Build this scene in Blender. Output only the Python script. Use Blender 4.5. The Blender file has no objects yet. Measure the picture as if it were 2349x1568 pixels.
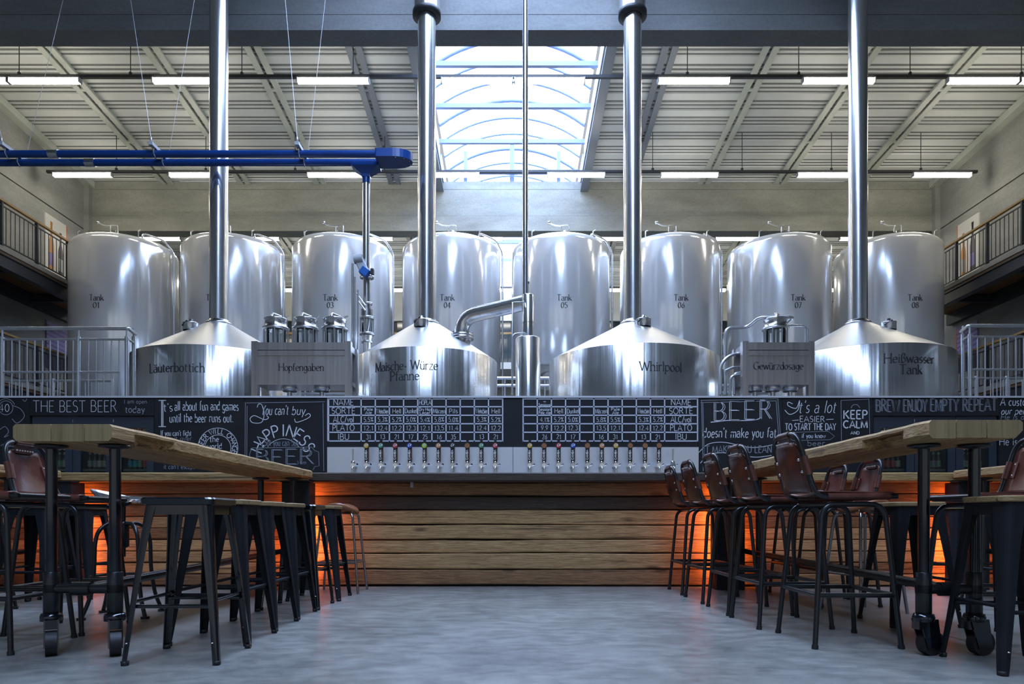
import bpy, math, random
from mathutils import Vector, Matrix
random.seed(7)
PI = math.pi
SC = bpy.context.scene
COL = SC.collection

# ------------------------------------------------------------------ camera, world, exposure
CAMH = 0.667
FPX = 1600.0
CX, HY = 1174.5, 1186.0
cam_d = bpy.data.cameras.new('camera')
cam = bpy.data.objects.new('camera', cam_d)
COL.objects.link(cam)
cam.location = (0, 0, CAMH)
cam.rotation_euler = (PI / 2, 0, 0)
cam_d.sensor_width = 36.0
cam_d.lens = FPX / 2349.0 * 36.0
cam_d.shift_y = (HY - 784.0) / 2349.0
cam_d.clip_end = 200
SC.camera = cam

world = bpy.data.worlds.new('daylight')
SC.world = world
world.use_nodes = True
world.node_tree.nodes['Background'].inputs[0].default_value = (0.84, 0.91, 1.0, 1)
world.node_tree.nodes['Background'].inputs[1].default_value = 0.5

SC.view_settings.view_transform = 'Standard'
SC.view_settings.look = 'None'
SC.view_settings.gamma = 1.0
SC.view_settings.use_curve_mapping = False
SC.view_settings.exposure = 0.1
SC.cycles.use_denoising = True
SC.cycles.max_bounces = 8
SC.cycles.diffuse_bounces = 4
SC.cycles.glossy_bounces = 5
SC.cycles.transmission_bounces = 6
SC.cycles.transparent_max_bounces = 8
SC.cycles.sample_clamp_indirect = 6.0
SC.cycles.caustics_reflective = False
SC.cycles.caustics_refractive = False

LAMP_POWER = 31.0
SKY_POWER = 15.0
LED_POWER = 42.0

def P(px, py, Y):
    """a photo pixel at the real depth Y -> world point"""
    return Vector(((px - CX) / FPX * Y, Y, CAMH + (HY - py) / FPX * Y))

def PX(px, Y):
    return (px - CX) / FPX * Y

def PZ(py, Y):
    return CAMH + (HY - py) / FPX * Y

# ------------------------------------------------------------------ materials
MATS = {}

def nodes_of(name):
    m = bpy.data.materials.new(name)
    m.use_nodes = True
    nt = m.node_tree
    return m, nt, nt.nodes['Principled BSDF']

def setc(b, col, rough, metal=0.0, spec=None, coat=0.0):
    b.inputs['Base Color'].default_value = (*col, 1)
    b.inputs['Roughness'].default_value = rough
    b.inputs['Metallic'].default_value = metal
    if spec is not None:
        b.inputs['Specular IOR Level'].default_value = spec
    if coat:
        b.inputs['Coat Weight'].default_value = coat
        b.inputs['Coat Roughness'].default_value = 0.08

def noise(nt, scale=(1, 1, 1), s=5.0, detail=4.0, rough=0.55, coord='Object', dist=0.0):
    tc = nt.nodes.new('ShaderNodeTexCoord')
    mp = nt.nodes.new('ShaderNodeMapping')
    mp.inputs['Scale'].default_value = scale
    nt.links.new(tc.outputs[coord], mp.inputs['Vector'])
    n = nt.nodes.new('ShaderNodeTexNoise')
    n.inputs['Scale'].default_value = s
    n.inputs['Detail'].default_value = detail
    n.inputs['Roughness'].default_value = rough
    n.inputs['Distortion'].default_value = dist
    nt.links.new(mp.outputs[0], n.inputs['Vector'])
    return n

def ramp(nt, src, stops):
    r = nt.nodes.new('ShaderNodeValToRGB')
    el = r.color_ramp.elements
    while len(el) > 1:
        el.remove(el[0])
    el[0].position = stops[0][0]
    el[0].color = (*stops[0][1], 1)
    for p, c in stops[1:]:
        e = el.new(p)
        e.color = (*c, 1)
    nt.links.new(src, r.inputs[0])
    return r

def bump(nt, b, src, strength, dist=0.02):
    bp = nt.nodes.new('ShaderNodeBump')
    bp.inputs['Strength'].default_value = strength
    bp.inputs['Distance'].default_value = dist
    nt.links.new(src, bp.inputs['Height'])
    nt.links.new(bp.outputs[0], b.inputs['Normal'])

def plain(name, col, rough=0.5, metal=0.0, spec=None, coat=0.0):
    m, nt, b = nodes_of(name)
    setc(b, col, rough, metal, spec, coat)
    MATS[name] = m
    return m

def speckled(name, c0, c1, rough, s, scale=(1, 1, 1), bstr=0.0, metal=0.0, lo=0.3, hi=0.7, coord='Object', spec=None, detail=5.0, bd=0.02):
    m, nt, b = nodes_of(name)
    setc(b, c0, rough, metal, spec)
    n = noise(nt, scale, s, detail, coord=coord)
    r = ramp(nt, n.outputs[0], [(lo, c0), (hi, c1)])
    nt.links.new(r.outputs[0], b.inputs['Base Color'])
    if bstr:
        bump(nt, b, n.outputs[0], bstr, bd)
    MATS[name] = m
    return m

def emit(name, col, strength):
    m = bpy.data.materials.new(name)
    m.use_nodes = True
    nt = m.node_tree
    nt.nodes.clear()
    e = nt.nodes.new('ShaderNodeEmission')
    e.inputs[0].default_value = (*col, 1)
    e.inputs[1].default_value = strength
    o = nt.nodes.new('ShaderNodeOutputMaterial')
    nt.links.new(e.outputs[0], o.inputs[0])
    MATS[name] = m
    return m

def wood(name, stops, axis=0, s=5.5, rough=0.6, vary=0.25, bstr=0.25, crack=0.85):
    """grain that runs along the given axis, with knots and a tone of its own for each board"""
    m, nt, b = nodes_of(name)
    setc(b, stops[0][1], rough)
    sc = [19.0, 19.0, 19.0]
    sc[axis] = 0.75
    tc = nt.nodes.new('ShaderNodeTexCoord')
    oi = nt.nodes.new('ShaderNodeObjectInfo')
    add = nt.nodes.new('ShaderNodeVectorMath')
    add.operation = 'MULTIPLY_ADD'
    cmb = nt.nodes.new('ShaderNodeCombineXYZ')
    for i in range(3):
        nt.links.new(oi.outputs['Random'], cmb.inputs[i])
    add.inputs[1].default_value = (37, 53, 71)
    nt.links.new(cmb.outputs[0], add.inputs[0])
    nt.links.new(tc.outputs['Object'], add.inputs[2])
    mp = nt.nodes.new('ShaderNodeMapping')
    mp.inputs['Scale'].default_value = sc
    nt.links.new(add.outputs[0], mp.inputs['Vector'])
    n = nt.nodes.new('ShaderNodeTexNoise')
    n.inputs['Scale'].default_value = s
    n.inputs['Detail'].default_value = 9
    n.inputs['Roughness'].default_value = 0.68
    n.inputs['Distortion'].default_value = 1.3
    nt.links.new(mp.outputs[0], n.inputs['Vector'])
    r = ramp(nt, n.outputs[0], stops)
    # knots
    mp2 = nt.nodes.new('ShaderNodeMapping')
    sk = [5.0, 5.0, 5.0]
    sk[axis] = 1.6
    mp2.inputs['Scale'].default_value = sk
    nt.links.new(add.outputs[0], mp2.inputs['Vector'])
    v = nt.nodes.new('ShaderNodeTexVoronoi')
    v.inputs['Scale'].default_value = 1.0
    nt.links.new(mp2.outputs[0], v.inputs['Vector'])
    kr = ramp(nt, v.outputs['Distance'], [(0.06, (0.22, 0.16, 0.12)), (0.16, (1, 1, 1))])
    mix = nt.nodes.new('ShaderNodeMix')
    mix.data_type = 'RGBA'
    mix.blend_type = 'MULTIPLY'
    mix.inputs[0].default_value = 0.8
    nt.links.new(r.outputs[0], mix.inputs[6])
    nt.links.new(kr.outputs[0], mix.inputs[7])
    # long drying cracks
    mp3 = nt.nodes.new('ShaderNodeMapping')
    sk3 = [34.0, 34.0, 34.0]
    sk3[axis] = 0.9
    mp3.inputs['Scale'].default_value = sk3
    nt.links.new(add.outputs[0], mp3.inputs['Vector'])
    n3 = nt.nodes.new('ShaderNodeTexNoise')
    n3.inputs['Scale'].default_value = 1.0
    n3.inputs['Detail'].default_value = 3
    n3.inputs['Distortion'].default_value = 0.6
    nt.links.new(mp3.outputs[0], n3.inputs['Vector'])
    cr = ramp(nt, n3.outputs[0], [(0.30, (0.20, 0.16, 0.13)), (0.37, (1, 1, 1))])
    mixc = nt.nodes.new('ShaderNodeMix')
    mixc.data_type = 'RGBA'
    mixc.blend_type = 'MULTIPLY'
    mixc.inputs[0].default_value = crack
    nt.links.new(mix.outputs[2], mixc.inputs[6])
    nt.links.new(cr.outputs[0], mixc.inputs[7])
    mix = mixc
    hsv = nt.nodes.new('ShaderNodeHueSaturation')
    mr = nt.nodes.new('ShaderNodeMapRange')
    mr.inputs[3].default_value = 1.0 - vary
    mr.inputs[4].default_value = 1.0 + vary
    nt.links.new(oi.outputs['Random'], mr.inputs[0])
    nt.links.new(mr.outputs[0], hsv.inputs['Value'])
    nt.links.new(mix.outputs[2], hsv.inputs['Color'])
    nt.links.new(hsv.outputs[0], b.inputs['Base Color'])
    bump(nt, b, n.outputs[0], bstr, 0.01)
    MATS[name] = m
    return m

def streaked(name, col, rough, freq, bstr, metal=1.0, zs=0.02, dist=0.02):
    """brushed sheet steel whose waviness runs upright"""
    m, nt, b = nodes_of(name)
    setc(b, col, rough, metal)
    n = noise(nt, (1, 1, zs), freq, 2.0)
    bump(nt, b, n.outputs[0], bstr, dist)
    n2 = noise(nt, (1, 1, 1), 2.2, 3.0)
    mr = nt.nodes.new('ShaderNodeMapRange')
    mr.inputs[3].default_value = rough * 0.75
    mr.inputs[4].default_value = rough * 1.3
    nt.links.new(n2.outputs[0], mr.inputs[0])
    nt.links.new(mr.outputs[0], b.inputs['Roughness'])
    MATS[name] = m
    return m

def concrete(name, c0, c1, rough=0.85, bands=True):
    m, nt, b = nodes_of(name)
    setc(b, c0, rough)
    n = noise(nt, (0.5, 0.5, 1.6), 1.6, 7.0, 0.6)
    n2 = noise(nt, (1, 1, 1), 22.0, 4.0)
    r = ramp(nt, n.outputs[0], [(0.28, c0), (0.72, c1)])
    r2 = ramp(nt, n2.outputs[0], [(0.3, (0.86, 0.86, 0.86)), (0.6, (1, 1, 1))])
    mix = nt.nodes.new('ShaderNodeMix')
    mix.data_type = 'RGBA'
    mix.blend_type = 'MULTIPLY'
    mix.inputs[0].default_value = 1.0
    nt.links.new(r.outputs[0], mix.inputs[6])
    nt.links.new(r2.outputs[0], mix.inputs[7])
    nt.links.new(mix.outputs[2], b.inputs['Base Color'])
    bump(nt, b, n2.outputs[0], 0.15, 0.02)
    MATS[name] = m
    return m

concrete('concrete', (0.23, 0.23, 0.20), (0.37, 0.37, 0.32))
concrete('concrete_girder', (0.23, 0.23, 0.22), (0.33, 0.33, 0.31))
concrete('concrete_wall', (0.25, 0.25, 0.23), (0.36, 0.36, 0.33))
def floor_mat():
    m, nt, b = nodes_of('polished_floor')
    setc(b, (0.3, 0.3, 0.3), 0.32)
    n = noise(nt, (1, 1, 1), 1.7, 9.0, 0.66, dist=0.5)
    n2 = noise(nt, (1.0, 1.6, 1), 7.0, 7.0, 0.62, dist=0.3)
    r = ramp(nt, n.outputs[0], [(0.25, (0.128, 0.130, 0.118)), (0.75, (0.325, 0.315, 0.275))])
    r2 = ramp(nt, n2.outputs[0], [(0.3, (0.62, 0.63, 0.66)), (0.65, (1, 1, 1))])
    mix = nt.nodes.new('ShaderNodeMix')
    mix.data_type = 'RGBA'
    mix.blend_type = 'MULTIPLY'
    mix.inputs[0].default_value = 1.0
    nt.links.new(r.outputs[0], mix.inputs[6])
    nt.links.new(r2.outputs[0], mix.inputs[7])
    nt.links.new(mix.outputs[2], b.inputs['Base Color'])
    mr = nt.nodes.new('ShaderNodeMapRange')
    mr.inputs[3].default_value = 0.24
    mr.inputs[4].default_value = 0.5
    nt.links.new(n2.outputs[0], mr.inputs[0])
    nt.links.new(mr.outputs[0], b.inputs['Roughness'])
    MATS['polished_floor'] = m
floor_mat()
speckled('roof_sheet', (0.62, 0.64, 0.60), (0.70, 0.72, 0.68), 0.45, 1.2, bstr=0.0)
speckled('rafter_paint', (0.46, 0.49, 0.42), (0.54, 0.57, 0.50), 0.4, 2.0)
plain('curb_paint', (0.55, 0.60, 0.66), 0.4)
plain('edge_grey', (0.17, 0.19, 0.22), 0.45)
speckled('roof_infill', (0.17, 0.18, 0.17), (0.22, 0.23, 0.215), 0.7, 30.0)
plain('arch_steel', (0.16, 0.20, 0.34), 0.45)
plain('tie_steel', (0.20, 0.24, 0.37), 0.4)
emit('sky_glazing', (0.46, 0.63, 1.0), SKY_POWER)
emit('lamp_light', (1.0, 0.94, 0.82), LAMP_POWER)
emit('led_orange', (1.0, 0.21, 0.035), LED_POWER)
emit('fridge_fill_light', (0.9, 0.97, 0.95), 16.0)  # added fill glow for the fridge interiors
plain('track_dark', (0.035, 0.038, 0.042), 0.5)
plain('wire', (0.55, 0.55, 0.55), 0.4, 0.8)
streaked('steel_tank', (0.95, 0.955, 0.96), 0.15, 3.0, 0.03, 0.5, 0.05)
streaked('steel_vessel', (0.68, 0.67, 0.645), 0.24, 9.0, 0.5, 0.95, 0.012)
streaked('steel_cone', (0.64, 0.63, 0.61), 0.36, 3.0, 0.05, 0.9, 0.3)
streaked('steel_box', (0.47, 0.45, 0.44), 0.33, 9.0, 0.25, 1.0, 0.02)
streaked('steel_pipe', (0.80, 0.79, 0.78), 0.20, 9.0, 0.22, 0.95, 0.01)
speckled('steel_plain', (0.60, 0.60, 0.60), (0.68, 0.68, 0.68), 0.25, 8.0, metal=1.0)
speckled('steel_rail', (0.50, 0.51, 0.52), (0.60, 0.61, 0.62), 0.3, 8.0, metal=0.85)
plain('steel_dark', (0.10, 0.10, 0.105), 0.35, 0.9)
plain('splash_steel', (0.74, 0.74, 0.75), 0.42, 0.7)
speckled('blue_paint', (0.003, 0.042, 0.20), (0.004, 0.052, 0.24), 0.3, 3.0)
plain('blue_valve', (0.01, 0.11, 0.42), 0.4)
plain('grey_plastic', (0.45, 0.46, 0.47), 0.5)
plain('black_ring', (0.02, 0.02, 0.022), 0.45)
plain('print_black', (0.02, 0.02, 0.022), 0.6)
def glass_mat():
    m = bpy.data.materials.new('clear_glass')
    m.use_nodes = True
    nt = m.node_tree
    nt.nodes.clear()
    t = nt.nodes.new('ShaderNodeBsdfTransparent')
    t.inputs[0].default_value = (0.90, 0.93, 0.93, 1)
    g = nt.nodes.new('ShaderNodeBsdfGlossy')
    g.inputs[1].default_value = 0.03
    fr = nt.nodes.new('ShaderNodeFresnel')
    fr.inputs[0].default_value = 1.45
    mx = nt.nodes.new('ShaderNodeMixShader')
    o = nt.nodes.new('ShaderNodeOutputMaterial')
    nt.links.new(fr.outputs[0], mx.inputs[0])
    nt.links.new(t.outputs[0], mx.inputs[1])
    nt.links.new(g.outputs[0], mx.inputs[2])
    nt.links.new(mx.outputs[0], o.inputs[0])
    MATS['clear_glass'] = m
glass_mat()
speckled('chalk_black', (0.010, 0.011, 0.013), (0.020, 0.021, 0.024), 0.62, 3.0, (0.6, 1, 1), spec=0.3)
plain('chalk_white', (0.72, 0.74, 0.78), 0.9)
plain('chalk_grey', (0.30, 0.32, 0.36), 0.9)
plain('chalk_dim', (0.12, 0.13, 0.15), 0.9)
plain('line_paint', (0.62, 0.64, 0.72), 0.7)
plain('cap_trim', (0.70, 0.72, 0.76), 0.35, 0.3)
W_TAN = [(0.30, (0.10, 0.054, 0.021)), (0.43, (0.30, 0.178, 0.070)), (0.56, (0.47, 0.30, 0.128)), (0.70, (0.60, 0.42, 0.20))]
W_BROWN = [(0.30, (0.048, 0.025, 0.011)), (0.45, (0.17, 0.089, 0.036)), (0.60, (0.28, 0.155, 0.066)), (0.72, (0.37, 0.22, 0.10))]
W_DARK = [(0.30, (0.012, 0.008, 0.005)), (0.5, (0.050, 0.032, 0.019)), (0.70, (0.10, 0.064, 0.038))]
W_TOP = [(0.32, (0.085, 0.044, 0.016)), (0.44, (0.30, 0.175, 0.062)), (0.56, (0.46, 0.295, 0.118)), (0.70, (0.60, 0.43, 0.215))]
W_END = [(0.25, (0.13, 0.085, 0.036)), (0.5, (0.26, 0.19, 0.088)), (0.75, (0.34, 0.26, 0.13))]
wood('bar_wood_tan', W_TAN, 0)
wood('bar_wood_brown', W_BROWN, 0)
wood('bar_wood_dark', W_DARK, 0, vary=0.1)
wood('counter_wood', [(0.3, (0.016, 0.010, 0.007)), (0.5, (0.052, 0.034, 0.022)), (0.7, (0.10, 0.066, 0.042))], 0, vary=0.1)
wood('counter_wood_light', W_TOP, 0, vary=0.1)
wood('table_wood', W_TOP, 1, vary=0.12, bstr=0.5)
wood('table_end', W_END, 2, s=0.9, vary=0.1, bstr=0.15, crack=0.3)
wood('seat_wood', [(0.3, (0.17, 0.105, 0.042)), (0.5, (0.31, 0.205, 0.088)), (0.7, (0.40, 0.28, 0.13))], 0, s=3.5, vary=0.12)
wood('soffit_wood', W_BROWN, 1, vary=0.1)
wood('handrail_wood', [(0.3, (0.30, 0.18, 0.06)), (0.7, (0.46, 0.30, 0.11))], 1, vary=0.05)
speckled('black_matte', (0.008, 0.009, 0.011), (0.014, 0.015, 0.018), 0.55, 6.0, spec=0.2)
plain('black_gloss', (0.003, 0.005, 0.008), 0.13, 0.0, 0.6, 0.4)
plain('black_tube', (0.010, 0.011, 0.012), 0.28, 0.0, 0.55)
plain('column_black', (0.012, 0.012, 0.014), 0.5)
speckled('leather_red', (0.052, 0.015, 0.010), (0.125, 0.037, 0.024), 0.27, 7.0, bstr=0.22, spec=0.6)
speckled('leather_dark', (0.050, 0.020, 0.018), (0.10, 0.040, 0.036), 0.34, 9.0, bstr=0.15, spec=0.6)
speckled('leather_tan', (0.20, 0.070, 0.028), (0.32, 0.125, 0.055), 0.36, 9.0, bstr=0.1)
plain('stitch', (0.62, 0.55, 0.48), 0.6)
plain('rivet', (0.7, 0.7, 0.7), 0.25, 1.0)
plain('aluminium', (0.72, 0.73, 0.75), 0.3, 1.0)
plain('chrome_dark', (0.34, 0.35, 0.37), 0.22, 1.0)
plain('gallery_steel', (0.030, 0.033, 0.040), 0.45)
plain('fridge_frame', (0.028, 0.036, 0.052), 0.42)
plain('fridge_inside', (0.015, 0.017, 0.018), 0.6)
plain('fridge_shelf', (0.16, 0.19, 0.16), 0.4)
plain('bottle_glass', (0.020, 0.030, 0.014), 0.12, 0.0, 0.7)
plain('bottle_brown', (0.030, 0.014, 0.006), 0.12, 0.0, 0.7)
for nm, c in (('teal', (0.02, 0.32, 0.36)), ('green', (0.16, 0.34, 0.17)), ('cream', (0.42, 0.42, 0.30)), ('red', (0.42, 0.06, 0.05)), ('lime', (0.30, 0.42, 0.06)), ('grey', (0.26, 0.27, 0.25)), ('silver', (0.6, 0.6, 0.6))):
    plain('label_' + nm, c, 0.5)
for nm, c in (('yellow', (0.62, 0.36, 0.04)), ('green', (0.05, 0.26, 0.12)), ('red', (0.50, 0.03, 0.05)), ('blue', (0.01, 0.07, 0.42)), ('lime', (0.35, 0.55, 0.03)), ('orange', (0.60, 0.22, 0.07)), ('black', (0.03, 0.03, 0.035)), ('brown', (0.34, 0.14, 0.06))):
    plain('badge_' + nm, c, 0.35)
plain('badge_mark', (0.8, 0.8, 0.8), 0.4)
plain('tap_handle', (0.012, 0.010, 0.009), 0.35)
plain('tap_side', (0.11, 0.045, 0.022), 0.45)
plain('chrome', (0.80, 0.80, 0.80), 0.12, 1.0)
plain('letter_white', (0.85, 0.85, 0.82), 0.5)
plain('poster_white', (0.62, 0.60, 0.55), 0.6)
plain('poster_purple', (0.17, 0.14, 0.34), 0.6)
plain('poster_violet', (0.30, 0.26, 0.52), 0.6)
plain('poster_dark', (0.02, 0.017, 0.035), 0.6)
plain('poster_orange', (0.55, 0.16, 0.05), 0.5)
plain('bottle_print_amber', (0.42, 0.17, 0.02), 0.5)
plain('bottle_print_dark', (0.03, 0.022, 0.03), 0.5)
plain('dark_glass', (0.012, 0.03, 0.04), 0.12)
plain('plaster', (0.62, 0.63, 0.60), 0.8)
plain('platform_steel', (0.22, 0.22, 0.23), 0.45, 0.6)
plain('rubber', (0.010, 0.010, 0.011), 0.55)
plain('shadow_gap', (0.02, 0.02, 0.02), 0.9)

# ------------------------------------------------------------------ mesh builder
WLOC = {}

def fillet(pts, r, seg=5):
    pts = [Vector(p) for p in pts]
    out = [pts[0]]
    for i in range(1, len(pts) - 1):
        a, b, c = pts[i - 1], pts[i], pts[i + 1]
        d0, d1 = (a - b), (c - b)
        l0, l1 = d0.length, d1.length
        if l0 < 1e-6 or l1 < 1e-6:
            continue
        k = min(r, l0 * 0.48, l1 * 0.48)
        p0, p1 = b + d0 / l0 * k, b + d1 / l1 * k
        for j in range(seg + 1):
            t = j / seg
            out.append(p0 * (1 - t) ** 2 + b * 2 * t * (1 - t) + p1 * t * t)
    out.append(pts[-1])
    return out

class MB:
    def __init__(self):
        self.v = []
        self.f = []
        self.s = []
        self.mi = []
        self.cur = 0
    def add(self, verts, faces, smooth=False):
        o = len(self.v)
        self.v += [tuple(p) for p in verts]
        for f in faces:
            self.f.append(tuple(i + o for i in f))
            self.s.append(smooth)
            self.mi.append(self.cur)
        return self
    def box(self, x0, x1, y0, y1, z0, z1):
        v = [(x0, y0, z0), (x1, y0, z0), (x1, y1, z0), (x0, y1, z0), (x0, y0, z1), (x1, y0, z1), (x1, y1, z1), (x0, y1, z1)]
        return self.add(v, [(0, 3, 2, 1), (4, 5, 6, 7), (0, 1, 5, 4), (1, 2, 6, 5), (2, 3, 7, 6), (3, 0, 4, 7)])
    def bar(self, a, b, w, h, up=(0, 0, 1)):
        a, b = Vector(a), Vector(b)
        d = (b - a).normalized()
        u = Vector(up)
        if abs(d.dot(u)) > 0.98:
            u = Vector((0, 1, 0))
        sx = d.cross(u).normalized() * w / 2
        sz = sx.normalized().cross(d).normalized() * h / 2
        v = [a - sx - sz, a + sx - sz, a + sx + sz, a - sx + sz, b - sx - sz, b + sx - sz, b + sx + sz, b - sx + sz]
        return self.add(v, [(0, 1, 2, 3), (7, 6, 5, 4), (0, 4, 5, 1), (1, 5, 6, 2), (2, 6, 7, 3), (3, 7, 4, 0)])
    def cyl(self, a, b, r0, r1=None, n=16, caps=True, smooth=True):
        return self.tube([a, b], r0, n, r1=r1, caps=caps, smooth=smooth)
    def tube(self, pts, r, n=10, closed=False, r1=None, caps=True, smooth=True):
        pts = [Vector(p) for p in pts]
        m = len(pts)
        def tan(i):
            if closed:
                return (pts[(i + 1) % m] - pts[i - 1]).normalized()
            if i == 0:
                return (pts[1] - pts[0]).normalized()
            if i == m - 1:
                return (pts[-1] - pts[-2]).normalized()
            return (pts[i + 1] - pts[i - 1]).normalized()
        t = tan(0)
        ref = Vector((0, 0, 1)) if abs(t.z) < 0.9 else Vector((1, 0, 0))
        u = t.cross(ref).normalized()
        verts, faces = [], []
        for i in range(m):
            t2 = tan(i)
            ax = t.cross(t2)
            if ax.length > 1e-7:
                ang = t.angle(t2)
                u = Matrix.Rotation(ang, 3, ax.normalized()) @ u
            t = t2
            w = t.cross(u).normalized()
            rr = r if r1 is None else r + (r1 - r) * i / (m - 1)
            for k in range(n):
                a = 2 * PI * k / n
                verts.append(pts[i] + (u * math.cos(a) + w * math.sin(a)) * rr)
        for i in range(m if closed else m - 1):
            j = (i + 1) % m
            for k in range(n):
                k2 = (k + 1) % n
                faces.append((i * n + k, i * n + k2, j * n + k2, j * n + k))
        self.add(verts, faces, smooth)
        if caps and not closed:
            self.add(verts[:n], [tuple(range(n))[::-1]])
            self.add(verts[-n:], [tuple(range(n))])
        return self
    def lathe(self, prof, c=(0, 0, 0), n=32, a0=0.0, a1=2 * PI, smooth=True):
        """profile of (radius, height) about an upright axis at c"""
        full = abs(a1 - a0 - 2 * PI) < 1e-6
        m = n if full else n + 1
        verts, faces = [], []
        for r, z in prof:
            for k in range(m):
                a = a0 + (a1 - a0) * k / n
                verts.append((c[0] + r * math.cos(a), c[1] + r * math.sin(a), c[2] + z))
        for i in range(len(prof) - 1):
            for k in range(n):
                k2 = (k + 1) % m
                faces.append((i * m + k, i * m + k2, (i + 1) * m + k2, (i + 1) * m + k))
        return self.add(verts, faces, smooth)
    def prism(self, poly, a, ex):
        """planar polygon (3-D points) pushed along ex"""
        n = len(poly)
        v = [Vector(p) for p in poly] + [Vector(p) + Vector(ex) for p in poly]
        f = [tuple(range(n)), tuple(range(2 * n - 1, n - 1, -1))]
        for i in range(n):
            j = (i + 1) % n
            f.append((j, i, n + i, n + j))
        return self.add(v, f)
    def loft(self, rings, closed_ring=True, caps=True, smooth=False):
        n = len(rings[0])
        v = [p for r in rings for p in r]
        f = []
        for i in range(len(rings) - 1):
            for k in range(n if closed_ring else n - 1):
                k2 = (k + 1) % n
                f.append((i * n + k, i * n + k2, (i + 1) * n + k2, (i + 1) * n + k))
        self.add(v, f, smooth)
        if caps and closed_ring:
            self.add(rings[0], [tuple(range(n))[::-1]])
            self.add(rings[-1], [tuple(range(n))])
        return self
    def mesh(self, name, mats, off=Vector((0, 0, 0)), bevel=0.0):
        me = bpy.data.meshes.new(name)
        me.from_pydata([(p[0] - off[0], p[1] - off[1], p[2] - off[2]) for p in self.v], [], self.f)
        for m in mats:
            me.materials.append(MATS[m])
        for i, p in enumerate(me.polygons):
            p.use_smooth = self.s[i]
            p.material_index = self.mi[i]
        me.update()
        return me
    def build(self, name, mat, parent=None, world=True, loc=None, bevel=0.0):
        """one mesh object; with world=True the vertices are world points"""
        mats = [mat] if isinstance(mat, str) else list(mat)
        off = Vector((0, 0, 0))
        if world:
            if parent is not None:
                off = WLOC[parent]
            elif loc is not None:
                off = Vector(loc)
        me = self.mesh(name, mats, off)
        o = bpy.data.objects.new(name, me)
        COL.objects.link(o)
        if parent is not None:
            o.parent = parent
            WLOC[o] = WLOC[parent].copy()
        elif loc is not None:
            o.location = loc
            WLOC[o] = Vector(loc)
        else:
            WLOC[o] = Vector((0, 0, 0))
        if bevel:
            md = o.modifiers.new('bevel', 'BEVEL')
            md.width = bevel
            md.segments = 2
            md.limit_method = 'ANGLE'
            md.angle_limit = 0.7
        return o

def tag(o, label, cat, group=None):
    o['label'] = label
    o['category'] = cat
    if group:
        o['group'] = group
    return o

def struct(o, label=None, cat=None):
    o['kind'] = 'structure'
    if label:
        o['label'] = label
    if cat:
        o['category'] = cat
    return o

def thing(name, label, cat, loc=(0, 0, 0), group=None, rz=0.0):
    o = bpy.data.objects.new(name, None)
    o.empty_display_size = 0.1
    COL.objects.link(o)
    o.location = loc
    o.rotation_euler = (0, 0, rz)
    WLOC[o] = Vector(loc)
    tag(o, label, cat, group)
    return o

def copy_tree(o, parent=None):
    c = o.copy()
    COL.objects.link(c)
    c.parent = parent
    WLOC[c] = WLOC.get(o, Vector((0, 0, 0))).copy()
    for ch in o.children:
        copy_tree(ch, c)
    return c

def place(proto, loc, rz, label, group=None, first=False):
    o = proto if first else copy_tree(proto)
    o.location = loc
    o.rotation_euler = (0, 0, rz)
    o['label'] = label
    if group:
        o['group'] = group
    return o

def share(o, parent, loc, name=None):
    """another piece with the same mesh"""
    c = bpy.data.objects.new(name or o.name.split('.')[0], o.data)
    COL.objects.link(c)
    c.parent = parent
    c.location = loc
    for md in o.modifiers:
        if md.type == 'BEVEL':
            n = c.modifiers.new('bevel', 'BEVEL')
            n.width, n.segments, n.limit_method, n.angle_limit = md.width, md.segments, md.limit_method, md.angle_limit
    WLOC[c] = WLOC[parent] + Vector(loc)
    return c

# ------------------------------------------------------------------ stroke lettering
def arc(cx, cy, rx, ry, a0, a1, n=10):
    return [(cx + rx * math.cos(math.radians(a0 + (a1 - a0) * i / n)), cy + ry * math.sin(math.radians(a0 + (a1 - a0) * i / n))) for i in range(n + 1)]

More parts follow.
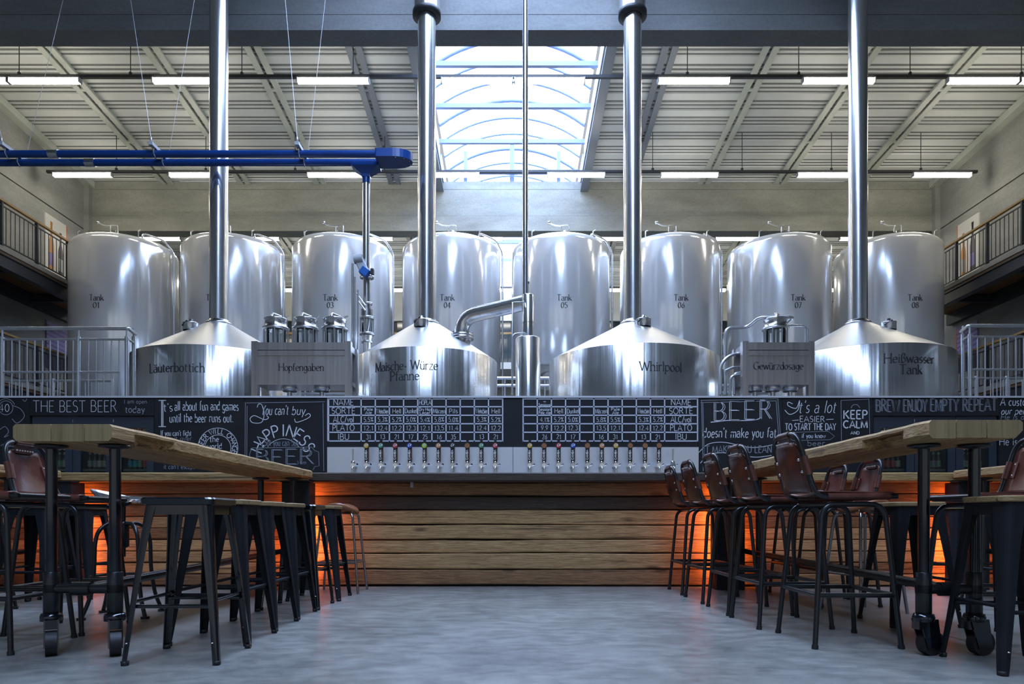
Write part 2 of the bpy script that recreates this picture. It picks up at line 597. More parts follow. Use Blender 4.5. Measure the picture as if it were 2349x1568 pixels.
X = 0.62
def bowl(cx=0.24):
    return arc(cx, X / 2, 0.24, X / 2, 0, 360, 18)
GL = {
 'A': (0.80, [[(0, 0), (0.4, 1), (0.8, 0)], [(0.13, 0.34), (0.67, 0.34)]]),
 'B': (0.62, [[(0.05, 0), (0.05, 1)], [(0.05, 1), (0.3, 1)] + arc(0.3, 0.76, 0.24, 0.24, 90, -90) + [(0.05, 0.52)], [(0.3, 0.52)] + arc(0.32, 0.26, 0.28, 0.26, 90, -90) + [(0.05, 0)]]),
 'C': (0.74, [arc(0.42, 0.5, 0.4, 0.5, 50, 310, 18)]),
 'D': (0.74, [[(0.05, 0), (0.05, 1)], [(0.05, 1), (0.28, 1)] + arc(0.28, 0.5, 0.42, 0.5, 90, -90, 14) + [(0.05, 0)]]),
 'E': (0.56, [[(0.05, 0), (0.05, 1)], [(0.05, 1), (0.52, 1)], [(0.05, 0.53), (0.44, 0.53)], [(0.05, 0), (0.54, 0)]]),
 'F': (0.52, [[(0.05, 0), (0.05, 1)], [(0.05, 1), (0.5, 1)], [(0.05, 0.53), (0.42, 0.53)]]),
 'G': (0.80, [arc(0.42, 0.5, 0.4, 0.5, 50, 355, 20), [(0.55, 0.46), (0.82, 0.46)], [(0.74, 0.46), (0.74, 0.1)]]),
 'H': (0.78, [[(0.06, 0), (0.06, 1)], [(0.72, 0), (0.72, 1)], [(0.06, 0.52), (0.72, 0.52)]]),
 'I': (0.20, [[(0.1, 0), (0.1, 1)]]),
 'J': (0.45, [[(0.38, 1), (0.38, 0.2)] + arc(0.2, 0.2, 0.18, 0.2, 0, -150)]),
 'K': (0.68, [[(0.06, 0), (0.06, 1)], [(0.62, 1), (0.08, 0.45)], [(0.22, 0.6), (0.66, 0)]]),
 'L': (0.54, [[(0.05, 0), (0.05, 1)], [(0.05, 0), (0.52, 0)]]),
 'M': (0.92, [[(0.05, 0), (0.1, 1)], [(0.1, 1), (0.46, 0.05), (0.82, 1)], [(0.82, 1), (0.88, 0)]]),
 'N': (0.78, [[(0.06, 0), (0.06, 1)], [(0.06, 1), (0.72, 0)], [(0.72, 0), (0.72, 1)]]),
 'O': (0.82, [arc(0.41, 0.5, 0.39, 0.5, 0, 360, 22)]),
 'P': (0.60, [[(0.06, 0), (0.06, 1)], [(0.06, 1), (0.3, 1)] + arc(0.3, 0.74, 0.26, 0.26, 90, -90) + [(0.06, 0.48)]]),
 'R': (0.68, [[(0.06, 0), (0.06, 1)], [(0.06, 1), (0.3, 1)] + arc(0.3, 0.76, 0.25, 0.24, 90, -90) + [(0.06, 0.52)], [(0.3, 0.52), (0.66, 0)]]),
 'S': (0.54, [arc(0.27, 0.75, 0.22, 0.25, 40, 250, 12) + arc(0.27, 0.26, 0.24, 0.26, 80, -140, 12)]),
 'T': (0.70, [[(0.35, 0), (0.35, 1)], [(0, 1), (0.7, 1)]]),
 'U': (0.72, [[(0.06, 1), (0.06, 0.3)] + arc(0.36, 0.3, 0.3, 0.3, 180, 360) + [(0.66, 1)]]),
 'V': (0.74, [[(0, 1), (0.37, 0), (0.74, 1)]]),
 'W': (1.04, [[(0, 1), (0.27, 0), (0.52, 0.95), (0.78, 0), (1.04, 1)]]),
 'Y': (0.70, [[(0, 1), (0.35, 0.48), (0.7, 1)], [(0.35, 0.48), (0.35, 0)]]),
 'Z': (0.64, [[(0.04, 1), (0.62, 1), (0.02, 0), (0.62, 0)]]),
 'a': (0.50, [arc(0.22, X - 0.17, 0.2, 0.17, 150, 0, 8) + [(0.42, 0.08), (0.5, 0)], [(0.42, 0.37)] + arc(0.22, 0.18, 0.2, 0.19, 80, 360, 14)]),
 'b': (0.52, [[(0.05, 1), (0.05, 0)], arc(0.27, X / 2, 0.23, X / 2, 200, -160, 18)]),
 'c': (0.44, [arc(0.25, X / 2, 0.23, X / 2, 50, 310, 14)]),
 'd': (0.54, [[(0.47, 1), (0.47, 0)], arc(0.25, X / 2, 0.23, X / 2, -20, 340, 18)]),
 'e': (0.48, [[(0.04, 0.34), (0.46, 0.36)] + arc(0.25, X / 2, 0.22, X / 2, 10, 320, 16)]),
 'f': (0.32, [arc(0.28, 0.82, 0.16, 0.18, 60, 180, 8) + [(0.12, 0)], [(0, X), (0.28, X)]]),
 'g': (0.52, [arc(0.25, X / 2 + 0.02, 0.22, X / 2 - 0.02, 0, 360, 18), [(0.47, X), (0.47, -0.1)] + arc(0.25, -0.1, 0.22, 0.2, 0, -160, 10)]),
 'h': (0.54, [[(0.06, 0), (0.06, 1)], [(0.06, 0.36)] + arc(0.27, X - 0.21, 0.21, 0.21, 160, 0, 9) + [(0.48, 0)]]),
 'i': (0.16, [[(0.08, 0), (0.08, X)], [(0.08, 0.79), (0.08, 0.90)]]),
 'j': (0.2, [[(0.12, X), (0.12, -0.15), (0, -0.28)], [(0.1, 0.82), (0.14, 0.86)]]),
 'k': (0.52, [[(0.06, 0), (0.06, 1)], [(0.46, X), (0.08, 0.28)], [(0.2, 0.38), (0.52, 0)]]),
 'l': (0.16, [[(0.08, 0), (0.08, 1)]]),
 'm': (0.84, [[(0.06, 0), (0.06, X)], [(0.06, 0.36)] + arc(0.25, X - 0.19, 0.19, 0.19, 160, 0, 8) + [(0.44, 0)], [(0.44, 0.36)] + arc(0.62, X - 0.18, 0.18, 0.18, 160, 0, 8) + [(0.8, 0)]]),
 'n': (0.54, [[(0.06, 0), (0.06, X)], [(0.06, 0.36)] + arc(0.27, X - 0.21, 0.21, 0.21, 160, 0, 9) + [(0.48, 0)]]),
 'o': (0.50, [arc(0.25, X / 2, 0.23, X / 2, 0, 360, 18)]),
 'p': (0.52, [[(0.06, -0.3), (0.06, X)], arc(0.27, X / 2, 0.23, X / 2, 200, -160, 18)]),
 'r': (0.36, [[(0.06, 0), (0.06, X)], [(0.06, 0.38)] + arc(0.26, X - 0.16, 0.17, 0.16, 160, 50, 7)]),
 's': (0.38, [arc(0.19, X - 0.16, 0.15, 0.16, 40, 250, 10) + arc(0.19, 0.155, 0.17, 0.155, 80, -140, 10)]),
 't': (0.32, [[(0.12, 0.82), (0.12, 0.12)] + arc(0.22, 0.12, 0.1, 0.12, 180, 300, 6), [(0, X), (0.28, X)]]),
 'u': (0.54, [[(0.06, X), (0.06, 0.22)] + arc(0.26, 0.22, 0.2, 0.22, 180, 330, 8) + [(0.48, 0.2)], [(0.48, X), (0.48, 0)]]),
 'v': (0.46, [[(0, X), (0.23, 0), (0.46, X)]]),
 'w': (0.74, [[(0, X), (0.19, 0), (0.37, X - 0.04), (0.56, 0), (0.74, X)]]),
 'x': (0.46, [[(0, X), (0.46, 0)], [(0.46, X), (0, 0)]]),
 'y': (0.46, [[(0, X), (0.24, 0.02)], [(0.46, X), (0.14, -0.28)]]),
 'z': (0.46, [[(0.03, X), (0.44, X), (0.02, 0), (0.45, 0)]]),
 '0': (0.56, [arc(0.28, 0.5, 0.24, 0.5, 0, 360, 20)]),
 '1': (0.34, [[(0.04, 0.78), (0.2, 1), (0.2, 0)]]),
 '2': (0.54, [arc(0.26, 0.74, 0.22, 0.26, 160, -30, 10) + [(0.04, 0), (0.52, 0)]]),
 '3': (0.52, [arc(0.24, 0.76, 0.2, 0.24, 150, -90, 10), arc(0.24, 0.27, 0.24, 0.27, 90, -150, 10)]),
 '4': (0.56, [[(0.4, 0), (0.4, 1), (0.02, 0.3), (0.55, 0.3)]]),
 '5': (0.52, [[(0.46, 1), (0.1, 1), (0.07, 0.56)] + arc(0.24, 0.3, 0.24, 0.3, 110, -140, 12)]),
 '6': (0.54, [[(0.44, 0.98), (0.12, 0.5)] + arc(0.27, 0.28, 0.23, 0.28, 150, -210, 16)]),
 '7': (0.50, [[(0.02, 1), (0.48, 1), (0.16, 0)]]),
 '8': (0.54, [arc(0.27, 0.76, 0.19, 0.24, -90, 270, 14), arc(0.27, 0.27, 0.24, 0.27, 90, 450, 14)]),
 '9': (0.54, [arc(0.27, 0.72, 0.22, 0.28, -30, 330, 16), [(0.48, 0.62), (0.16, 0.02)]]),
 '-': (0.36, [[(0.05, 0.32), (0.31, 0.32)]]),
 '+': (0.5, [[(0.05, 0.4), (0.45, 0.4)], [(0.25, 0.2), (0.25, 0.6)]]),
 '.': (0.14, [[(0.06, 0), (0.06, 0.08)]]),
 ',': (0.14, [[(0.09, 0.06), (0.04, -0.1)]]),
 "'": (0.14, [[(0.08, 1), (0.06, 0.8)]]),
 '/': (0.4, [[(0, -0.05), (0.4, 1.02)]]),
 '%': (0.6, [[(0.05, 0), (0.55, 1)], arc(0.13, 0.8, 0.1, 0.14, 0, 360, 8), arc(0.47, 0.18, 0.1, 0.14, 0, 360, 8)]),
 ' ': (0.30, []),
}
def umlaut(base, w, y):
    g = GL[base]
    return (g[0], g[1] + [[(w - 0.12, y - 0.03), (w - 0.12, y + 0.08)], [(w + 0.12, y - 0.03), (w + 0.12, y + 0.08)]])
GL['ä'] = umlaut('a', 0.25, 0.80)
GL['ü'] = umlaut('u', 0.27, 0.80)
GL['ß'] = (0.52, [[(0.08, 0), (0.08, 0.8)] + arc(0.25, 0.8, 0.17, 0.2, 180, -60, 10) + [(0.24, 0.54)] + arc(0.26, 0.27, 0.22, 0.26, 80, -140, 10)])
GL['q'] = GL['g']

def layout(text, h, track=0.12, slant=0.0, width=None, serif=False, jit=0.0):
    """-> list of (polyline, is_serif) centred on x, baseline y=0"""
    x = 0.0
    out = []
    for ch in text:
        w, strokes = GL.get(ch, GL[' '])
        jy = random.uniform(-jit, jit)
        for s in strokes:
            out.append(([(x + p[0] + slant * p[1], p[1] + jy) for p in s], False))
            if serif and len(s) >= 2:
                for e, q in ((s[0], s[1]), (s[-1], s[-2])):
                    dx, dy = q[0] - e[0], q[1] - e[1]
                    if abs(dy) > 0.25 and abs(dx) < 0.55 * abs(dy):
                        if abs(e[1]) < 0.02 or abs(e[1] - 1) < 0.02 or e[1] < -0.2:
                            l, r_ = (0.10, 0.10) if not (ch in 'bdhkl' and e[1] > 0.9) else (0.11, 0.0)
                            out.append(([(x + e[0] - l, e[1]), (x + e[0] + r_, e[1])], True))
                        elif abs(e[1] - X) < 0.02:
                            out.append(([(x + e[0] - 0.10, e[1] - 0.03), (x + e[0] + 0.01, e[1])], True))
        x += w + track
    x -= track
    sx = 1.0 if width is None else width / max(x * h, 1e-6)
    return [([((p[0] - x / 2) * h * sx, p[1] * h) for p in s], f) for s, f in out]

def ribbon(mb, pts2, w, fmap, nib=None):
    """thin band along a 2-D path, laid on a surface by fmap(u, v)"""
    n = len(pts2)
    if n < 2:
        return
    L, R = [], []
    for i in range(n):
        if nib:
            ox, oy = nib[0] * w / 2, nib[1] * w / 2
            if i == 0:
                d = (pts2[1][0] - pts2[0][0], pts2[1][1] - pts2[0][1])
            elif i == n - 1:
                d = (pts2[-1][0] - pts2[-2][0], pts2[-1][1] - pts2[-2][1])
            else:
                d = (pts2[i + 1][0] - pts2[i - 1][0], pts2[i + 1][1] - pts2[i - 1][1])
            l = math.hypot(*d) or 1e-6
            nx, ny = -d[1] / l, d[0] / l
            k = ox * nx + oy * ny
            mn = w * 0.24
            if abs(k) < mn:
                k = mn if k >= 0 else -mn
            px, py = nx * k, ny * k
        else:
            if i == 0:
                d = (pts2[1][0] - pts2[0][0], pts2[1][1] - pts2[0][1])
            elif i == n - 1:
                d = (pts2[-1][0] - pts2[-2][0], pts2[-1][1] - pts2[-2][1])
            else:
                d = (pts2[i + 1][0] - pts2[i - 1][0], pts2[i + 1][1] - pts2[i - 1][1])
            l = math.hypot(*d) or 1e-6
            px, py = -d[1] / l * w / 2, d[0] / l * w / 2
        a = (pts2[i][0] + px, pts2[i][1] + py)
        b = (pts2[i][0] - px, pts2[i][1] - py)
        L.append(a)
        R.append(b)
    v = [fmap(*p) for p in L] + [fmap(*p) for p in R]
    f = []
    for i in range(n - 1):
        f.append((i, n + i, n + i + 1, i + 1))
    mb.add(v, f)

def subdiv(pts, step):
    out = [pts[0]]
    for a, b in zip(pts, pts[1:]):
        l = math.hypot(b[0] - a[0], b[1] - a[1])
        k = max(1, int(l / step))
        for i in range(1, k + 1):
            out.append((a[0] + (b[0] - a[0]) * i / k, a[1] + (b[1] - a[1]) * i / k))
    return out

def serif_text(mb, text, h, fmap, width=None, weight=0.15):
    for s, isf in layout(text, h, track=0.10, width=width, serif=True):
        s = subdiv(s, h * 0.3)
        if isf:
            ribbon(mb, s, h * 0.05, fmap)
        else:
            # split at sharp corners so that each stroke keeps its own weight
            run = [s[0]]
            for i in range(1, len(s)):
                run.append(s[i])
                if i < len(s) - 1:
                    a = math.atan2(s[i][1] - s[i - 1][1], s[i][0] - s[i - 1][0])
                    b = math.atan2(s[i + 1][1] - s[i][1], s[i + 1][0] - s[i][0])
                    d = abs((b - a + PI) % (2 * PI) - PI)
                    if d > 0.9:
                        ribbon(mb, run, h * weight, fmap, nib=(0.92, 0.39))
                        run = [s[i]]
            ribbon(mb, run, h * weight, fmap, nib=(0.92, 0.39))

def chalk_text(mb, text, h, w, fmap, width=None, slant=0.0, jit=0.02, double=False):
    for s, _ in layout(text, h, track=0.14, slant=slant, width=width, jit=jit):
        ribbon(mb, s, w, fmap)
        if double:
            ribbon(mb, [(p[0] + w * 2.2, p[1] - w * 0.8) for p in s], w, fmap)

# ================================================================== THE HALL
WX = 10.97            # half width of the hall
Y0, Y1 = -6.0, 24.6   # behind the camera ... far wall
def ZR(y):
    return 10.687 - 0.075 * y

fl = MB().box(-WX, WX, Y0, Y1, -0.2, 0.0).build('floor', 'polished_floor')
struct(fl, 'polished grey concrete floor', 'floor')

def wall_side(name, s):
    e = bpy.data.objects.new(name, None)
    COL.objects.link(e)
    WLOC[e] = Vector((0, 0, 0))
    struct(e, 'fair-faced grey concrete side wall with a long horizontal joint', 'wall')
    x0, x1 = sorted((s * WX, s * (WX + 0.25)))
    xb0, xb1 = sorted((s * (WX + 0.25), s * (WX + 0.4)))
    MB().box(xb0, xb1, Y0, Y1, 0, 12).build('backing', 'shadow_gap', e)
    for a, b in ((-6.0, 3.0), (3.0, 10.58), (10.6, 18.18), (18.2, 24.6)):
        MB().box(x0, x1, a, b - 0.02, 0, 8.03).build('concrete_panel', 'concrete_wall', e)
        m = MB()
        pts = [(s * WX, a, 8.06), (s * WX, b - 0.02, 8.06), (s * WX, b - 0.02, ZR(b) + 0.1), (s * WX, a, ZR(a) + 0.1)]
        m.prism(pts, 0, (s * 0.25, 0, 0))
        m.build('concrete_panel', 'concrete_wall', e)
    # steel edge trim under the roof
    m = MB()
    for a, b in ((Y0, 10.58), (10.95, 18.0), (18.4, Y1)):
        m.bar((s * (WX - 0.1), a, ZR(a) - 0.1), (s * (WX - 0.1), b, ZR(b) - 0.1), 0.2, 0.16)
    m.build('edge_channel', 'rafter_paint', e)
    return e
wall_side('wall_left', -1)
wall_side('wall_right', 1)

# far wall: plaster above, dark glazed band behind the rear gallery
wb = bpy.data.objects.new('wall_back', None)
COL.objects.link(wb)
WLOC[wb] = Vector((0, 0, 0))
struct(wb, 'far wall with pale plaster above a dark glazed band', 'wall')
MB().box(-WX, WX, Y1, Y1 + 0.3, 7.6, 10).build('upper_wall', 'plaster', wb)
MB().box(-WX, WX, Y1 + 0.05, Y1 + 0.3, 0, 5.6).build('lower_wall', 'concrete_wall', wb)
for i in range(16):
    xa = -WX + i * (2 * WX / 16)
    MB().box(xa + 0.05, xa + 2 * WX / 16 - 0.05, Y1 + 0.08, Y1 + 0.12, 5.65, 7.58).build('pane', 'dark_glass', wb)
MB().box(-WX, WX, Y1 + 0.13, Y1 + 0.3, 5.6, 7.6).build('window_backing', 'gallery_steel', wb)

# wall behind the photographer: concrete piers and tall daylight windows
wf = bpy.data.objects.new('wall_front', None)
COL.objects.link(wf)
WLOC[wf] = Vector((0, 0, 0))
struct(wf, 'entrance wall with tall daylight windows', 'wall')
m = MB().box(-WX, WX, Y0 - 0.3, Y0, 5.2, 11.4).box(-WX, WX, Y0 - 0.3, Y0, 0, 0.5)
for x in (-WX, -6.6, -2.4, 1.8, 6.0, WX - 0.6):
    m.box(x, x + 0.6, Y0 - 0.3, Y0, 0.5, 5.2)
m.build('concrete_frame', 'concrete_wall', wf)
for x in (-10.37, -6.0, -1.8, 2.4, 6.6):
    x1 = {-10.37: -6.6, -6.0: -2.4, -1.8: 1.8, 2.4: 6.0, 6.6: 10.37}[x]
    m = MB()
    for k in range(4):
        xx = x + (x1 - x) * k / 3
        m.box(xx - 0.03, xx + 0.03, Y0 - 0.2, Y0 - 0.1, 0.5, 5.2)
    for z in (0.53, 2.4, 5.17):
        m.box(x, x1, Y0 - 0.2, Y0 - 0.1, z - 0.03, z + 0.03)
    m.build('window_frame', 'gallery_steel', wf)

# ------------------------------------------------------------------ girders
def girder(name, y0, y1, label):
    e = bpy.data.objects.new(name, None)
    COL.objects.link(e)
    WLOC[e] = Vector((0, 0, 0))
    struct(e, label, 'girder')
    zt = ZR(y0)
    lv = [8.05, 8.146, 8.298, 8.7, zt]
    if y0 > 15:
        lv = [8.05, 8.45, 9.13, zt]
    for i in range(len(lv) - 1):
        d = 0.0 if i else 0.012
        MB().box(-WX, WX, y0 + (0.012 - d), y1, lv[i] + 0.004, lv[i + 1] - 0.004).build('concrete_course', 'concrete_girder' if y0 < 15 else 'concrete', e)
    return e
girder('trim_1', 10.58, 10.95, 'dark concrete girder across the top of the picture')
girder('trim_2', 18.0, 18.4, 'pale concrete girder behind the tank tops')
for s in (-1, 1):
    o = MB().box(s * WX - 0.13 if s > 0 else -WX, WX if s > 0 else -WX + 0.13, 17.86, 18.0, 0, ZR(18) - 0.05).build('trim_3' if s < 0 else 'trim_4', 'concrete_wall')
    struct(o, 'narrow concrete corner pilaster beside the far girder, ' + ('left' if s < 0 else 'right'), 'pilaster')

# ------------------------------------------------------------------ roof: profiled sheets between rafters
ce = bpy.data.objects.new('ceiling', None)
COL.objects.link(ce)
WLOC[ce] = Vector((0, 0, 0))
struct(ce, 'sloping roof of profiled white metal sheets on pale green steel rafters', 'ceiling')
SKW = 1.80
XR = [3.02, 4.95, 6.9, 8.9]
edges = [-WX] + [-x for x in reversed(XR)] + [-SKW - 0.12]
spans = list(zip(edges, edges[1:]))
spans += [(-b, -a) for a, b in reversed(spans)]
PROF = [(0.0, 0.0), (0.20, 0.0), (0.215, 0.020), (0.285, 0.020), (0.295, 0.003), (0.325, 0.003), (0.335, 0.020), (0.405, 0.020), (0.415, 0.003), (0.445, 0.003), (0.455, 0.020), (0.52, 0.020), (0.535, 0.0)]
PER = 0.535
for (ya, yb) in ((Y0, 10.58), (10.95, 18.0), (18.4, Y1)):
    ys = []
    y = ya
    while y < yb:
        for dy, dz in PROF[:-1]:
            if y + dy < yb:
                ys.append((y + dy, dz))
        y += PER
    ys.append((yb, 0.0))
    for (xa, xb) in spans:
        v = []
        for yy, dz in ys:
            v += [(xa, yy, ZR(yy) + dz), (xb, yy, ZR(yy) + dz)]
        f = [(2 * i, 2 * i + 1, 2 * i + 3, 2 * i + 2) for i in range(len(ys) - 1)]
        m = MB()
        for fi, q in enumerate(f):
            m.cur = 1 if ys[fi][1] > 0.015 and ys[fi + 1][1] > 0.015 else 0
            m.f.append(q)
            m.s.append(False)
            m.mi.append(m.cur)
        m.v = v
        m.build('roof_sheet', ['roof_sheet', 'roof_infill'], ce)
    for xr in [-x for x in XR] + XR:
        m = MB()
        for dx in (-0.095, 0.095):
            a, b = Vector((xr + dx, ya, ZR(ya) - 0.07)), Vector((xr + dx, yb, ZR(yb) - 0.07))
            m.bar(a, b, 0.125, 0.03)
            m.bar(a + Vector((0, 0, 0.06)), b + Vector((0, 0, 0.06)), 0.05, 0.14)
        for k in range(1, 4):
            yy = ya + (yb - ya) * k / 4
            m.box(xr - 0.09, xr + 0.09, yy - 0.04, yy + 0.04, ZR(yy) - 0.083, ZR(yy) - 0.05)
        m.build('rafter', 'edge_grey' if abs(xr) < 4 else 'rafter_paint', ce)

# ------------------------------------------------------------------ barrel skylight
sk = bpy.data.objects.new('window_1', None)
COL.objects.link(sk)
WLOC[sk] = Vector((0, 0, 0))
struct(sk, 'barrel-vaulted skylight with curved blue-grey ribs and tie bars', 'skylight')
SPR, RISE = 0.95, 0.62
def vault(y, dz=0.0, n=16):
    out = []
    R = (SKW ** 2 + RISE ** 2) / (2 * RISE)
    for i in range(n + 1):
        x = -SKW + 2 * SKW * i / n
        z = math.sqrt(R * R - x * x) - (R - RISE)
        out.append(Vector((x, y, ZR(y) + SPR + z + dz)))
    return out
ribs = []
y = Y0
while y < 10.5:
    ribs.append(y)
    y += 1.32
ribs += [11.3 + 0.66 * i for i in range(20)]
for i, y in enumerate(ribs):
    MB().tube(vault(y), 0.045 if i % 3 == 1 else 0.030, 6).build('rib', 'arch_steel', sk)
    y2 = ribs[i + 1] if i + 1 < len(ribs) else Y1
    a, b = vault(y, 0.05), vault(y2, 0.05)
    n = len(a)
    MB().add(a + b, [(k, k + 1, n + k + 1, n + k) for k in range(n - 1)], True).build('pane', 'sky_glazing', sk)
for i, y in enumerate([y for y in ribs][::2]):
    zz = ZR(y) + 0.55
    MB().bar((-SKW, y, zz), (SKW, y, zz), 0.09, 0.10).build('tie_bar', 'tie_steel', sk)
for (ya, yb) in ((Y0, 10.58), (10.95, 18.0), (18.4, Y1)):
    for s in (-1, 1):
        x = s * (SKW + 0.06)
        m = MB()
        m.prism([(x, ya, ZR(ya) - 0.02), (x, yb, ZR(yb) - 0.02), (x, yb, ZR(yb) + SPR), (x, ya, ZR(ya) + SPR)], 0, (s * 0.06, 0, 0))
        m.build('curb', 'curb_paint', sk)
        m = MB()
        for dz in (-0.02, -0.26):
            m.bar((x, ya, ZR(ya) + dz), (x, yb, ZR(yb) + dz), 0.20, 0.03)
        m.bar((x, ya, ZR(ya) - 0.14), (x, yb, ZR(yb) - 0.14), 0.03, 0.24)
        m.build('edge_beam', 'edge_grey', sk)
m = MB()
for x, w in ((0.0, 0.12), (-1.25, 0.09), (1.25, 0.09)):
    m.box(x - w / 2, x + w / 2, 18.7, 18.8, ZR(18.7) - 0.1, ZR(18.7) + SPR + (0.58 if x == 0 else 0.25))
m.build('mullion', 'arch_steel', sk)
MB().box(-1.2, 1.2, 18.66, 18.76, ZR(18.7) - 0.02, ZR(18.7) + 0.12).build('crossbar', 'arch_steel', sk)
v1, v2 = vault(Y0), vault(Y1)
for vv, nm in ((v1, 'gable'), (v2, 'gable')):
    base = [Vector((SKW, vv[0].y, ZR(vv[0].y))), Vector((-SKW, vv[0].y, ZR(vv[0].y)))]
    MB().prism(list(vv) + base, 0, (0, 0.02 if vv is v2 else -0.02, 0)).build(nm, 'sky_glazing', sk)

# ------------------------------------------------------------------ tube lamps on suspended tracks
ORD = ['first', 'second', 'third', 'fourth', 'fifth', 'sixth', 'seventh', 'eighth', 'ninth', 'tenth', 'eleventh', 'twelfth']
rows = [
    (12.84, 185, [(-146, 19), (21, 185), (350, 516), (681, 848), (1012, 1177), (1179, 1342), (1508, 1675), (1840, 2007), (2172, 2336), (2338, 2500)], 'near track'),
    (16.0, 401, [(122, 258), (388, 523), (705, 838), (966, 1100), (1255, 1388), (1515, 1648), (1828, 1962), (2093, 2228)], 'second track'),
    (19.1, 547, [(300, 415), (530, 642), (795, 902), (1045, 1155), (1330, 1440), (1640, 1750), (1925, 2035)], 'third track behind the girder'),
    (22.6, 665, [(330, 425), (600, 695), (860, 955), (1120, 1215), (1350, 1445), (1570, 1665), (1860, 1955)], 'hindmost track'),
]
for ri, (Y, py, lst, nm) in enumerate(rows):
    z = PZ(py, Y)
    tr = thing('lighting_track', 'dark lighting track of the ' + ['nearest lamp row', 'second lamp row', 'lamp row behind the far girder', 'hindmost lamp row'][ri] + ', hung on thin rods', 'track', (0, Y, z))
    MB().box(-WX + 0.3, WX - 0.3, Y - 0.03, Y + 0.03, z + 0.045, z + 0.10).build('rail', 'track_dark', tr)
    k = 0
    x = PX(44, 12.84)
    while x < WX - 0.5:
        if abs(x) > 1.9:
            MB().cyl((x, Y, z + 0.10), (x, Y, ZR(Y) - 0.0), 0.008, n=6).cyl((x, Y, z + 0.10), (x, Y, z + 0.15), 0.03, n=8).build('hanger', 'track_dark', tr)
        x += 2.05
    for i, (a, b) in enumerate(lst):
        xa, xb = PX(a, Y), PX(b, Y)
        xa, xb = max(xa, -WX + 0.15), min(xb, WX - 0.15)
        if xb - xa < 0.3:
            continue
        cx = (xa + xb) / 2
        t = thing('tube_lamp', '%s glowing white tube lamp from the left on the %s' % (ORD[i], nm), 'lamp', (cx, Y, z), 'ceiling tube lamps')
        MB().box(xa + 0.02, xb - 0.02, Y - 0.045, Y + 0.045, z - 0.04, z + 0.03).build('diffuser', 'lamp_light', t)
        MB().box(xa, xa + 0.02, Y - 0.05, Y + 0.05, z - 0.045, z + 0.045).box(xb - 0.02, xb, Y - 0.05, Y + 0.05, z - 0.045, z + 0.045).box(xa + 0.02, xb - 0.02, Y - 0.03, Y + 0.03, z + 0.03, z + 0.045).build('housing', 'grey_plastic', t)

# ------------------------------------------------------------------ galleries along the side walls
def gallery(s, zf, rail, label, ya=11.0, yb=17.4):
    xe = s * 9.8
    g = thing('gallery', label, 'gallery', (xe, ya, zf))
    xa, xb = sorted((xe, s * (WX - 0.02)))
    n = 5
    for i in range(n):
        x0 = xa + (xb - xa) * i / n
        MB().box(x0 + 0.006, x0 + (xb - xa) / n - 0.006, ya, yb, zf - 0.10, zf - 0.03).build('soffit_board', 'soffit_wood', g)
    e0, e1 = sorted((xe - s * 0.02, xe + s * 0.12))
    MB().box(e0, e1, ya, yb, zf - 0.03, zf + 0.06).build('deck_edge', 'concrete', g)
    b0, b1 = sorted((xe, xe + s * 0.10))
    MB().box(b0, b1, ya, yb, zf - 0.34, zf - 0.10).box(*sorted((xe - s * 0.03, xe + s * 0.13)), ya, yb, zf - 0.11, zf - 0.09).box(*sorted((xe - s * 0.03, xe + s * 0.13)), ya, yb, zf - 0.35, zf - 0.33).build('edge_beam', 'gallery_steel', g)
    w0, w1 = sorted((s * (WX - 0.02), s * (WX - 0.14)))
    MB().box(w0, w1, ya, yb, zf - 0.38, zf - 0.10).build('wall_beam', 'gallery_steel', g)
    y = ya + 1.0
    while y < yb:
        MB().box(*sorted((xe + s * 0.1, s * (WX - 0.14))), y - 0.05, y + 0.05, zf - 0.28, zf - 0.10).build('cross_beam', 'gallery_steel', g)
        y += 1.9
    xr = xe + s * 0.04
    MB().box(xr - 0.03, xr + 0.03, ya, yb, rail - 0.04, rail).build('handrail', 'handrail_wood', g)
    MB().box(xr - 0.012, xr + 0.012, ya, yb, rail - 0.13, rail - 0.11).build('top_bar', 'gallery_steel', g)
    MB().box(xr - 0.012, xr + 0.012, ya, yb, zf + 0.12, zf + 0.14).build('bottom_bar', 'gallery_steel', g)
    y = 11.44
    post = bal = None
    while y < yb:
        if post is None:
            post = MB().box(-0.03, 0.03, -0.02, 0.02, zf - 0.05 - zf, rail - 0.05 - zf).build('post', 'gallery_steel', g, world=False)
            post.location = (xr - xe, y - ya, 0)
        else:
            share(post, g, (xr - xe, y - ya, 0))
        for k in range(1, 8):
            yy = y + k * 0.125
            if yy > yb:
                break
            if bal is None:
                bal = MB().cyl((0, 0, 0.13), (0, 0, rail - 0.12 - zf), 0.008, n=6).build('baluster', 'gallery_steel', g, world=False)
                bal.location = (xr - xe, yy - ya, 0)
            else:
                share(bal, g, (xr - xe, yy - ya, 0))
        y += 1.0
    return g
gallery(-1, 5.82, 6.80, 'upper steel gallery with wooden handrail on the left wall')
gallery(1, 5.82, 6.80, 'upper steel gallery with wooden handrail on the right wall')
gallery(-1, 3.30, 4.25, 'lower gallery with wooden handrail behind the left stainless railing')
gallery(1, 3.30, 4.25, 'lower gallery with wooden handrail behind the right stainless railing')
